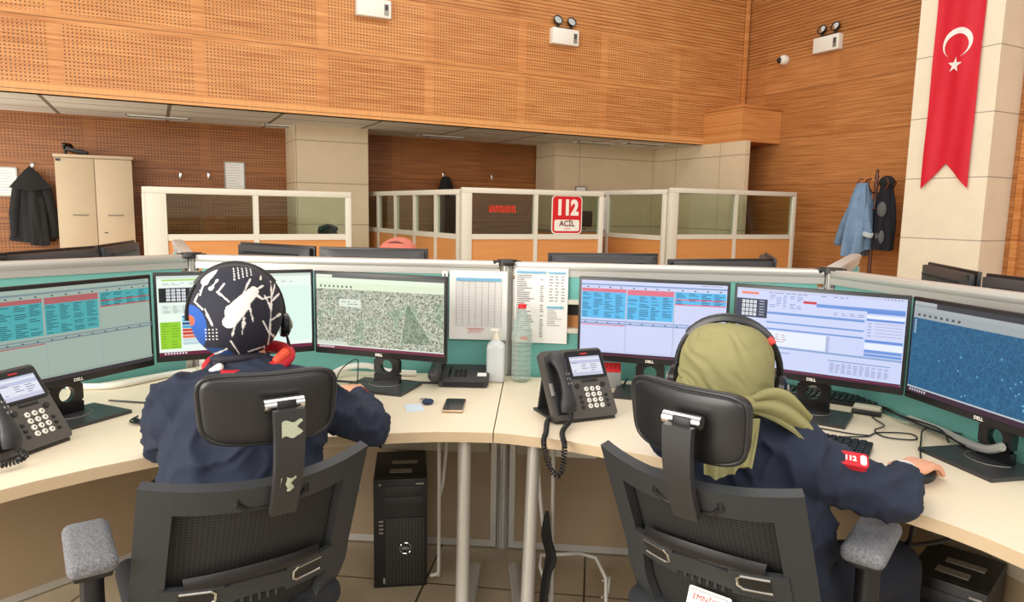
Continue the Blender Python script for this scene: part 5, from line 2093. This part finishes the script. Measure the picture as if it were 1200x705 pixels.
    a.tube([V((p.x * 1.10, p.y + 0.012, p.z * 1.10)) for p in P], 0.006, 8, True)
    a.build('headrest_piping', M_leather, t, 60)
    # bracket arm and pivot
    a = MB()
    bx = head_dx + 0.018
    def arm(u, v):
        w = 0.026 + 0.004 * v
        z = zt - 0.075 + (zc + 0.012 - zt + 0.075) * v
        y = S(0, 0.84).y - 0.030 + (yc - 0.066 - (S(0, 0.84).y - 0.030)) * v - 0.020 * math.sin(v * PI)
        return (bx - w + 2 * w * u, y, z)
    a.sheet(arm, 4, 14, 0.018)
    a.build('headrest_bracket', M_charcoal, t, 50)
    a = MB(); a.cyl((bx - 0.042, yc - 0.050, zc + 0.018), (bx + 0.036, yc - 0.050, zc + 0.018), 0.0135, None, 20); cyl_ = a.build('pivot', M_chrome, t)
    a = MB(); a.box((bx, yc - 0.040, zc + 0.012), (0.040, 0.05, 0.030), 0.004); a.build('pivot_mount', M_gapcap, t)
    a = MB(); a.tube([S(-0.02, 0.93, 0.012) + V((-0.06, 0, 0)), S(-0.02, 0.90, 0.02) + V((-0.062, 0, 0)), S(-0.02, 0.86, 0.02) + V((-0.04, 0, 0)), S(-0.02, 0.86, 0.02) + V((0.06, 0, 0)), S(-0.02, 0.90, 0.02) + V((0.08, 0, 0)), S(-0.02, 0.93, 0.012) + V((0.078, 0, 0))], 0.007, 8)
    a.build('bracket_socket', M_gapcap, t)
    # seat and mechanism
    a = MB(); a.box((0, 0.19, 0.425), (0.47, 0.44, 0.07), 0.03, None, 4); a.build('seat', mat('seat_fabric', (36, 37, 40), 0.95, 0, 0.3, 200, 0.3), t)
    a = MB(); a.box((0, 0.15, 0.375), (0.24, 0.28, 0.045), 0.01); a.box((0, 0.0, 0.375), (0.10, 0.14, 0.05), 0.01); a.build('tilt_mechanism', M_gapcap, t)
    a = MB(); a.cyl((0, 0.14, 0.10), (0, 0.14, 0.37), 0.025); a.build('gas_lift', M_chrome, t)
    for k in range(5):
        A = R(k * 72 + 20)
        d = V((math.cos(A), math.sin(A), 0))
        a = MB(); a.tube([V((0, 0.14, 0.11)), d * 0.15 + V((0, 0.14, 0.10)), d * 0.29 + V((0, 0.14, 0.075))], [0.030, 0.024, 0.018], 10); a.build('base_spoke', M_chairfr, t)
        a = MB()
        sd = V((-d.y, d.x, 0))
        for s in (-1, 1):
            c = d * 0.29 + V((0, 0.14, 0.028)) + sd * s * 0.014
            a.cyl(c - sd * 0.008, c + sd * 0.008, 0.028, None, 16)
        a.build('caster', M_gapcap, t)
    for s in (-1, 1):
        arm_w, arm_fwd = arms[0] if s < 0 else arms[1]
        a = MB()
        a.tube(smooth_path([(s * 0.12, 0.12, 0.385), (s * (arm_w - 0.02), 0.10, 0.40), (s * arm_w, arm_fwd, 0.50), (s * arm_w, arm_fwd, 0.655)], 5), 0.021, 12, flat=1.2)
        a.build('arm_post', M_gapcap, t)
        a = MB(); a.box((s * arm_w, arm_fwd + 0.01, 0.664), (0.07, 0.15, 0.018), 0.006)
        a.build('arm_plate', M_gapcap, t)
        a = MB(); a.box((s * arm_w, arm_fwd + 0.02, 0.690), (0.090, 0.215, 0.040), 0.018, None, 4)
        a.build('armrest_pad', M_padgrey, t)
    if sticker == 'tape':
        for z_, w_, h_ in ((zc - 0.025, 0.020, 0.016), (zt - 0.005, 0.018, 0.016)):
            vq = (z_ - (zt - 0.075)) / (zc + 0.012 - zt + 0.075)
            yq = arm(0.5, vq)[1]
            a = MB(); a.sheet(lambda u, v: (bx - w_ * .9 + 2 * w_ * u * (0.9 + .15 * math.sin(v * 9)), arm(0.5, (z_ - h_ + 2 * h_ * v - (zt - 0.075)) / (zc + 0.012 - zt + 0.075))[1] - 0.0195, z_ - h_ + 2 * h_ * v + 0.003 * math.sin(u * 8)), 8, 6)
            a.build('tape_residue', mat('tape_residue', (178, 184, 160), 0.8, 0, 0.4, 300), t)
    if sticker == 'label':
        cpt = S(0.03, vs - 0.205, 0.036)
        T = Matrix.Translation(cpt) @ RY(0) @ RX(-24)
        a = MB(T); plate(0.098, 0.062, 0.004, -0.002, 0.003, a); lb = a.build('label_plate', M_white, t)
        a = MB(T); plate(0.084, 0.050, 0.002, -0.0026, 0.001, a); a.build('label_border', M_inkd, lb)
        a = MB(T); plate(0.082, 0.048, 0.002, -0.0032, 0.001, a); a.build('label_field', M_white, lb)
        text_mesh('label_text', 'EMNİYET', 0.0175, M_inkr, lb, T @ Matrix.Translation((0, -0.0036, 0.010)) @ FX, 0.0003, bold=0.0)
    return t


chair1 = office_chair((0.154, 1.657, 0), -8, 'black mesh office chair of the person in the patterned headscarf', head_dx=0.005, zc=0.995, sticker='tape', head_yaw=11,
                      zt=0.855, rec=0.217, hw0=0.223, hw1=0.240, cur=0.067, zs=0.552, arms=((0.307, -0.028), (0.245, 0.06)))
chair2 = office_chair((1.145, 1.125, 0), 65.4, 'black mesh office chair of the person in the olive headscarf', head_dx=-0.010, zc=0.985, sticker='label', head_yaw=8,
                      zt=0.874, rec=0.230, hw0=0.210, hw1=0.226, cur=0.057, zs=0.628, arms=((0.25, 0.10), (0.284, 0.111)))


# ================================================================== SMALL THINGS ON THE DESKS
# flat office phone
t = thing('desk_phone', 'flat black office phone between the satellite map monitor and the sanitiser bottle', 'telephone', (1.02, 2.405, 0.74), 28)
a = MB(); a.box((0.02, 0, 0.030), (0.19, 0.17, 0.022), 0.006, RX(9)); a.box((0.02, 0.05, 0.02), (0.17, 0.06, 0.036), 0.004); a.box((0.02, -0.01, 0.008), (0.18, 0.15, 0.014), 0.004); a.build('body', M_charcoal, t)
a = MB(); a.chain([(-0.085, -0.085, 0.045), (-0.088, 0.0, 0.062), (-0.085, 0.080, 0.058)], [0.026, 0.020, 0.026], 14); a.build('handset', M_charcoal, t)
a = MB()
for i in range(3):
    for j in range(4):
        a.box((-0.01 + i * 0.017, -0.045 + j * 0.017, 0.038 + j * .0027), (0.011, 0.009, 0.006), 0.002, RX(9))
for j in range(5):
    a.box((-0.035, -0.05 + j * 0.02, 0.037 + j * .003), (0.008, 0.008, 0.006))
a.build('keys', M_blackgl, t)
a = MB(); a.box((0.088, -0.03, 0.0385), (0.034, 0.030, 0.002), 0, RX(9)); a.build('paper_label', M_paper, t)
a = MB()
for k in range(22):
    a.box((-0.055 + k * 0.0072, -0.087, 0.012), (0.0035, 0.004, 0.014))
a.build('side_ribs', M_gapcap, t)

# sanitiser bottle
t = thing('sanitiser_bottle', 'square milky plastic pump bottle left of the water bottle', 'bottle', (1.155, 2.365, 0.74), 32)
a = MB(); a.box((0, 0, 0.072), (0.068, 0.068, 0.144), 0.010, None, 3)
a.lathe([(0.034, 0.142), (0.030, 0.150), (0.018, 0.160), (0.015, 0.166)], (0, 0, 0), 20); a.build('bottle_body', M_milky, t)
a = MB(); a.box((0, 0, 0.055), (0.062, 0.062, 0.100), 0.008); a.build('liquid', M_milky, t)
a = MB(); a.cyl((0, 0, 0.166), (0, 0, 0.184), 0.0165, 0.0155, 20); cp = a.build('cap', mat('cream_plastic', (232, 222, 200), 0.5), t)
a = MB(); a.cyl((0, 0, 0.184), (0, 0, 0.197), 0.006); a.box((-0.006, 0, 0.201), (0.034, 0.015, 0.009), 0.003); a.build('pump_head', M_white, cp)

# water bottle
t = thing('water_bottle', 'tall ribbed clear water bottle with red cap', 'bottle', (1.248, 2.330, 0.74))
prof = [(0.028, 0.0), (0.036, 0.006)]
z = 0.012
while z < 0.150:
    prof += [(0.0385, z), (0.0385, z + 0.009), (0.0345, z + 0.013), (0.0345, z + 0.016)]
    z += 0.019
prof += [(0.0385, 0.165), (0.038, 0.185), (0.036, 0.205), (0.030, 0.235), (0.020, 0.262), (0.0145, 0.276), (0.0135, 0.290)]
a = MB(); a.lathe(prof, (0, 0, 0), 32); a.build('bottle_body', M_bottle, t, 50)
a = MB(); a.cyl((0, 0, 0.287), (0, 0, 0.302), 0.0165, 0.0155, 24); a.build('cap', mat('red_cap', (226, 30, 46), 0.4), t)
a = MB(); a.lathe([(0.0392, 0.160), (0.0392, 0.188)], (0, 0, 0), 32); a.build('wrapper', glass('clear_wrapper', (236, 236, 232), 0.2, 0.35), t)
TB = RZ(62 - 180)
text_mesh('wrapper_mark', 'HQ', 0.018, M_inkr, t, Matrix.Translation((-0.012, -0.0375, 0.176)) @ RZ(-18) @ FX, 0.0004)

# smartphone, card and small pouch
t = thing('smartphone', 'black smartphone with gold rim lying on the left desk', 'phone', (0.872, 2.098, 0.74), 28)
a = MB(); a.box((0, 0, 0.0055), (0.070, 0.142, 0.009), 0.004, None, 3); a.build('body', mat('gold_rim', (206, 178, 150), 0.3, 0.6), t)
a = MB(); a.prism(rrect(0.065, 0.137, 0.008), 0.0098, 0.0106); a.build('glass_face', mat('dark_glass', (40, 32, 34), 0.12), t)
t = thing('paper_card', 'small pale blue card lying beside the smartphone', 'card', (0.745, 2.140, 0.74), 12)
a = MB(); a.box((0, 0, 0.0012), (0.058, 0.085, 0.0016)); a.build('card', mat('pale_blue_card', (214, 226, 240), 0.6), t)
t = thing('key_pouch', 'tiny dark blue patterned pouch next to the pale card', 'pouch', (0.805, 2.172, 0.74), 30)
a = MB(); a.ell((0, 0, 0.008), (0.020, 0.026, 0.008)); a.build('pouch', mat('navy_pattern', (40, 52, 84), 0.8, 0, 0.8, 220), t)
a = MB(); a.tube([(-0.01, 0.02, 0.012), (-0.025, 0.03, 0.010), (-0.03, 0.015, 0.008), (-0.018, 0.005, 0.012)], 0.0025, 8, True); a.build('key_ring', M_chrome, t)


def keyboard(x, y, az, label, w=0.44, d=0.135, tenkey=True):
    t = thing('keyboard', label, 'keyboard', (x, y, 0.74), az)
    a = MB(); a.box((0, 0, 0.009), (w, d, 0.014), 0.004, RX(2)); a.build('case', M_gapcap, t)
    n_c, n_r = int(w / 0.0195), 6
    cnt = 0
    for j in range(n_r):
        for i in range(n_c):
            if i in (14,) or (i == 18 and w > 0.4 and j == 9):
                continue
            if cnt >= 100:
                break
    first = None
    k_mesh = None
    for j in range(n_r):
        xx = -w / 2 + 0.012
        i = 0
        while xx < w / 2 - 0.018:
            wd = 0.0165
            if j == 0 and 3 <= i <= 4:
                wd = 0.055
            zz = 0.0185 + (j - 2.5) * 0.0007
            px_, py_ = xx + wd / 2, -d / 2 + 0.018 + j * 0.0198
            if cnt < 100:
                if k_mesh is None:
                    a = MB(); a.box((0, 0, 0), (0.0165, 0.0165, 0.006), 0.0018); o = a.build('key', M_blackgl, t); k_mesh = o.data
                else:
                    o = bpy.data.objects.new('key', k_mesh); COL.objects.link(o); o.parent = t
                o.location = (px_, py_, zz)
                o.scale = (wd / 0.0165, 1, 1)
                cnt += 1
            xx += wd + 0.0032
            i += 1
    return t


keyboard(1.665, 1.352, 60, 'black keyboard under the right sleeve of the person in the olive headscarf', w=0.36)
keyboard(2.135, 1.690, 60, 'black keyboard behind the stand of the form monitor', w=0.44)


def mouse(x, y, az, label):
    t = thing('computer_mouse', label, 'mouse', (x, y, 0.74), az)
    a = MB(); a.ell((0, 0, 0.012), (0.030, 0.055, 0.022))
    for v in a.bm.verts:
        v.co.z = max(v.co.z, 0.001)
    a.build('shell', M_gapcap, t)
    a = MB(); a.cyl((-0.004, 0.03, 0.030), (0.004, 0.03, 0.030), 0.007); a.build('scroll_wheel', M_greymet, t)


mouse(0.580, 2.320, 2, 'dark mouse under the hand of the person in the patterned headscarf')
mouse(1.705, 1.022, 82, 'dark mouse under the hand of the person in the olive headscarf')

t = thing('power_adapter', 'small beige box lying by the far keyboard behind the form monitor', 'box', (2.125, 1.475, 0.74), 60)
a = MB(); a.box((0, 0, 0.013), (0.085, 0.045, 0.026), 0.006, None, 3); a.build('case', mat('adapter_beige', (206, 196, 176), 0.5), t)
a = MB(); a.box((0, -0.03, 0.008), (0.09, 0.02, 0.014), 0.003); a.build('plug_block', M_gapcap, t)

# dark object behind the patterned headscarf (second keyboard tilted on the panel foot)
t = thing('document_tray', 'black tray on the left desk behind the patterned headscarf', 'tray', (0.10, 2.72, 0.74), 10)
a = MB(); a.prism([(-0.10, -0.09), (0.14, -0.09), (0.14, 0.08), (-0.04, 0.08)], 0.0, 0.014); a.build('tray', M_gapcap, t)

# stand-up card behind monitor 1
t = thing('display_tray', 'grey tray with red zigzag edging under the blue-table monitor', 'tray', (1.50, 2.16, 0.74), 34)
a = MB(); a.box((0, 0, 0.03), (0.16, 0.09, 0.06), 0.004); a.build('tray', mat('tray_grey', (150, 150, 148), 0.5), t)
a = MB()
for k in range(9):
    x0 = -0.075 + k * 0.0167
    a.poly([(x0, -0.047, 0.088), (x0 + 0.0167, -0.047, 0.088), (x0 + 0.008, -0.047, 0.070)], [(0, 1, 2)])
a.box((0, -0.044, 0.092), (0.155, 0.003, 0.012)); a.box((0, -0.040, 0.07), (0.155, 0.003, 0.05)); a.build('zigzag_edging', M_inkr, t)

# ---- cables
Z0 = 0.744
cord('white_cable', [(-0.30, 2.86, 0.75), (-0.15, 2.80, 0.752), (0.02, 2.90, 0.752), (0.12, 2.93, 0.752)], 0.011, 'thick white cable lying along the back of the left desk', M_white)
cord('black_cable', [(-0.16, 2.62, Z0), (-0.02, 2.52, Z0), (0.08, 2.46, Z0), (0.2, 2.5, Z0)], 0.003, 'thin black cable running right from the dim monitor stand')
cord('headset_cable', [(-0.07, 2.38, Z0 + 0.002), (-0.09, 2.33, Z0 + 0.002), (-0.06, 2.29, Z0 + 0.004), (-0.02, 2.33, Z0 + 0.003), (0.03, 2.27, Z0), (0.08, 2.23, Z0)], 0.0028, 'black headset cable with a connector lying on the left desk')
t = thing('cable_connector', 'black coiled connector on the desk between the left phone and the navy sleeve', 'connector', (-0.065, 2.31, 0.74), 60)
a = MB(); a.chain([(-0.02, 0, 0.008), (0.02, 0, 0.008)], [0.008, 0.006], 10); a.build('plug', M_gapcap, t)
a = MB(); a.chain([(-0.01, 0.06, 0.010), (0.03, 0.065, 0.010)], [0.0095, 0.0095], 10); a.build('strain_relief', M_gapcap, t)
cord('white_cable', [(0.56, 2.62, 0.752), (0.64, 2.66, 0.775), (0.72, 2.64, 0.782), (0.80, 2.60, 0.760), (0.90, 2.56, 0.752)], 0.012, 'thick white cable behind the satellite map monitor stand', M_white)
cord('black_cable', [(0.56, 2.48, Z0), (0.60, 2.56, 0.79), (0.66, 2.55, 0.83), (0.65, 2.50, 0.78), (0.63, 2.42, Z0), (0.70, 2.46, Z0), (0.74, 2.42, Z0)], 0.0022, 'thin black looped cable left of the satellite map monitor stand')
cord('black_cable', [(0.48, 2.52, Z0), (0.56, 2.55, 0.755), (0.66, 2.52, 0.748), (0.80, 2.50, 0.746), (0.88, 2.44, Z0), (0.98, 2.39, Z0)], 0.0045, 'black cable running from behind the map monitor to the flat phone')
cord('black_cable', [(1.42, 2.02, Z0), (1.50, 2.02, Z0), (1.56, 2.08, 0.756), (1.60, 2.12, 0.76)], 0.004, 'short black cable right of the desk phone under the blue-table monitor')
cord('black_cable', [(1.70, 1.50, Z0), (1.80, 1.44, Z0), (1.86, 1.34, Z0), (1.90, 1.30, Z0)], 0.0022, 'thin black cable leading from the near keyboard')
cord('black_cable', [(2.13, 1.47, 0.752), (2.08, 1.42, Z0), (2.02, 1.34, 0.748), (1.96, 1.33, Z0), (1.93, 1.27, Z0), (1.99, 1.22, Z0), (2.03, 1.26, Z0), (1.95, 1.31, Z0), (1.88, 1.30, Z0), (1.81, 1.33, Z0)], 0.0022, 'thin black cable looping on the right desk above the mouse hand')
cord('mouse_cable', [(1.755, 1.035, 0.750), (1.80, 1.07, Z0), (1.86, 1.12, Z0), (1.97, 1.19, 0.750), (2.09, 1.25, 0.756), (2.12, 1.16, 0.762)], 0.0024, 'thin black mouse cable running to the blue map monitor')
cord('black_cable', [(2.20, 1.52, 0.752), (2.15, 1.40, 0.758), (2.10, 1.28, 0.76), (2.08, 1.19, 0.758), (2.03, 1.10, 0.756)], 0.004, 'black cables bundled towards the blue map monitor stand')
cord('black_cable', [(2.16, 1.62, 0.752), (2.17, 1.45, 0.762), (2.12, 1.36, 0.765), (2.10, 1.22, 0.764), (2.02, 1.14, 0.757)], 0.003, 'second black cable arching over the bundle by the blue map monitor')
cord('grey_cable_hose', [(2.14, 1.34, 0.756), (2.11, 1.22, 0.757), (2.06, 1.13, 0.760), (2.00, 1.03, 0.775), (1.98, 0.98, 0.80)], 0.012, 'grey ribbed cable hose leading to the blue map monitor stand', mat('grey_hose', (170, 168, 162), 0.6))

# handset cords
Pm = inv(ph2).inverted()
hbot = Pm @ (Matrix.Translation((0, -0.085, 0.006)) @ RX(-34)) @ V((-0.072, -0.045, 0.010))
cord('handset_cord', [hbot, hbot + V((-0.012, -0.020, -0.012)), (1.048, 1.690, 0.752), (1.012, 1.618, 0.738), (0.992, 1.592, 0.69), (0.975, 1.590, 0.665), (0.955, 1.600, 0.69), (0.962, 1.650, 0.742), (1.005, 1.712, 0.752), (1.06, 1.80, 0.750), (1.10, 1.84, 0.752)],
     0.0024, 'coiled black handset cord hanging over the desk edge from the middle phone', M_gapcap, 'cord', (0.0062, 70))
Pm1 = inv(ph1).inverted()
hb1 = Pm1 @ (Matrix.Translation((0, -0.085, 0.006)) @ RX(-34)) @ V((-0.072, -0.045, 0.010))
cord('handset_cord', [hb1, hb1 + V((0.02, -0.03, -0.015)), hb1 + V((-0.02, -0.06, -0.020)), hb1 + V((-0.10, -0.05, -0.020)), hb1 + V((-0.16, 0.0, -0.020))],
     0.0024, 'coiled black handset cord at the left edge phone', M_gapcap, 'cord', (0.0062, 30))

# ================================================================== UNDER THE DESKS
def tower(x, y, az, w, h, d, label, z=0.0):
    t = thing('tower_computer', label, 'computer', (x, y, z), az)
    a = MB(); a.box((0, d / 2, h / 2), (w, d, h), 0.004); a.build('case', mat('tower_black', (20, 20, 21), 0.5, 0, 0.1), t)
    a = MB(); a.box((0, -0.008, h / 2), (w, 0.02, h), 0.005); fp = a.build('front_panel', M_gapcap, t)
    a = MB(); a.box((0.012, -0.020, h * 0.80), (w * 0.70, 0.004, 0.035), 0.001); a.box((0.012, -0.020, h * 0.90), (w * 0.70, 0.004, 0.032), 0.001); a.build('drive_bay', M_charcoal, fp)
    g = NT('tower_grille')
    s = g.sep(g.obj())
    fx = g.math('FRACT', g.math('DIVIDE', s[0], 0.012)); fz = g.math('FRACT', g.math('ADD', g.math('DIVIDE', s[2], 0.012), g.math('MULTIPLY', g.math('FLOOR', g.math('DIVIDE', s[0], 0.012)), 0.5)))
    dd = g.math('ADD', g.math('POWER', g.math('SUBTRACT', fx, 0.5), 2.0), g.math('POWER', g.math('SUBTRACT', fz, 0.5), 2.0))
    g.base(g.mix(g.math('LESS_THAN', dd, 0.11), lin((48, 46, 42)), lin((8, 8, 8))), 0.5)
    a = MB(); a.box((0.016, -0.020, h * 0.34), (w * 0.74, 0.005, h * 0.62), 0.001); a.build('grille', g.m, fp)
    a = MB(); a.tube([(0.018 + 0.021 * math.cos(2 * PI * i / 24), -0.024, h * 0.37 + 0.021 * math.sin(2 * PI * i / 24)) for i in range(24)], 0.0015, 6, True); a.build('badge_ring', M_chrome, fp)
    text_mesh('badge_mark', 'DELL', 0.013, M_chrome, fp, Matrix.Translation((0.018, -0.0235, h * 0.37)) @ FX, 0.0005)
    a = MB(); a.box((0.0, d * 0.22, h + 0.001), (w * 0.42, 0.035, 0.002)); a.box((0.015, d * 0.55, h + 0.001), (w * 0.5, 0.03, 0.002)); a.build('stickers', M_greymet, t)
    a = MB(); a.box((w * 0.36, -0.020, h * 0.955), (w * 0.15, 0.002, 0.006)); a.cyl((-w * .38, -0.019, h * .955), (-w * .38, -0.022, h * .955), 0.004); a.box((-w * .30, -0.020, 0.03), (0.010, 0.003, 0.022))
    for k in range(4):
        a.box((-w * .36, -0.020, h * (0.62 - 0.035 * k)), (0.016, 0.003, 0.006))
    a.build('ports', M_greymet, fp)
    return t


tower(0.765, 2.350, 19, 0.195, 0.42, 0.28, 'black tower computer on the floor under the left desk')
tower(1.815, 0.990, 72, 0.185, 0.46, 0.22, 'black tower computer under the right desk at the bottom right corner', z=0.0)

# wire computer holders
def wire(name, pts, label, r=0.0065, parent=None):
    pp = smooth_path(pts, 4)
    return pp


t = thing('computer_holder', 'empty white wire computer holder hanging under the desk beside the socket box', 'holder', (1.03, 1.93, 0.705))
M = inv(t) @ Matrix.Translation((0.035, -0.01, 0))
for P in ([(1.050, 1.92, 0.706), (1.060, 1.91, 0.50), (1.075, 1.905, 0.36)], [(1.105, 1.90, 0.706), (1.098, 1.885, 0.45), (1.095, 1.870, 0.10)],
          ):
    a = MB(M); a.tube(smooth_path(P, 4), 0.0065, 8); a.build('hanger_rod', M_whitemet, t)
lo = [(1.095, 1.870, 0.10), (1.105, 1.862, 0.075), (1.235, 1.800, 0.075), (1.262, 1.792, 0.085), (1.285, 1.830, 0.16), (1.290, 1.90, 0.20), (1.250, 1.945, 0.205), (1.120, 1.99, 0.205), (1.100, 1.96, 0.18), (1.096, 1.90, 0.13)]
a = MB(M); a.tube(lo, 0.0065, 8, True); a.build('holder_loop', M_whitemet, t)
a = MB(M); a.tube([(1.285, 1.85, 0.14), (1.315, 1.85, 0.15), (1.318, 1.86, 0.085), (1.285, 1.85, 0.08)], 0.004, 8); a.build('clip', M_whitemet, t)

t = thing('computer_holder', 'white wire computer holder standing against the left tower computer', 'holder', (0.86, 2.24, 0.705))
M = inv(t)
a = MB(M); a.tube(smooth_path([(0.812, 2.085, 0.706), (0.835, 2.14, 0.45), (0.872, 2.235, 0.10), (0.868, 2.24, 0.075), (0.845, 2.25, 0.068)], 4), 0.0065, 8); a.build('hanger_rod', M_whitemet, t)
a = MB(M); a.tube([(0.90, 2.20, 0.706), (0.905, 2.28, 0.40), (0.895, 2.30, 0.33)], 0.0065, 8); a.build('brace_rod', M_whitemet, t)

# cable sleeve hanging to the floor
t = thing('cable_sleeve', 'black fabric cable sleeve hanging from the wire holder to the floor', 'cable sleeve', (1.04, 1.86, 0))
M = inv(t) @ Matrix.Translation((0.035, -0.025, 0))
a = MB(M)
P = smooth_path([(1.075, 1.895, 0.42), (1.068, 1.885, 0.34), (1.082, 1.875, 0.27), (1.060, 1.865, 0.21), (1.045, 1.855, 0.12), (1.035, 1.845, 0.03)], 5)
rads = [0.008 + 0.020 * min(1, i / 5) - 0.006 * (i > 12) for i in range(len(P))]
a.tube(P, rads, 12, flat=0.5)
a.build('sleeve', mat('sleeve_black', (36, 35, 34), 0.85, 0, 0.3, 90, 0.3), t)
a = coil([(1.02, 1.84, 0.02), (1.06, 1.82, 0.014), (1.10, 1.84, 0.014)], 0.009, 0.003, 8)
for v in a.bm.verts:
    v.co = M @ v.co
a.build('coiled_end', M_gapcap, t)

cord('black_cable', [(1.60, 0.96, 0.70), (1.62, 0.98, 0.62), (1.68, 1.02, 0.57), (1.78, 0.96, 0.60), (1.84, 0.90, 0.70)], 0.006, 'black cable sagging below the right desk edge')
cord('black_cable', [(-0.46, 2.20, 0.66), (-0.30, 2.28, 0.655), (-0.16, 2.40, 0.66), (-0.05, 2.40, 0.69), (0.02, 2.36, 0.70)], 0.008, 'black cable sagging under the left desk edge')
cord('black_cable', [(0.50, 2.52, 0.70), (0.60, 2.56, 0.60), (0.62, 2.60, 0.52), (0.55, 2.66, 0.46), (0.53, 2.70, 0.36), (0.58, 2.66, 0.26), (0.66, 2.60, 0.22)], 0.004, 'black cable hanging between the left chair and the tower computer')
cord('black_cable', [(0.52, 2.48, 0.70), (0.58, 2.55, 0.62), (0.68, 2.58, 0.56), (0.76, 2.58, 0.46)], 0.006, 'black cable dropping to the top of the left tower computer')
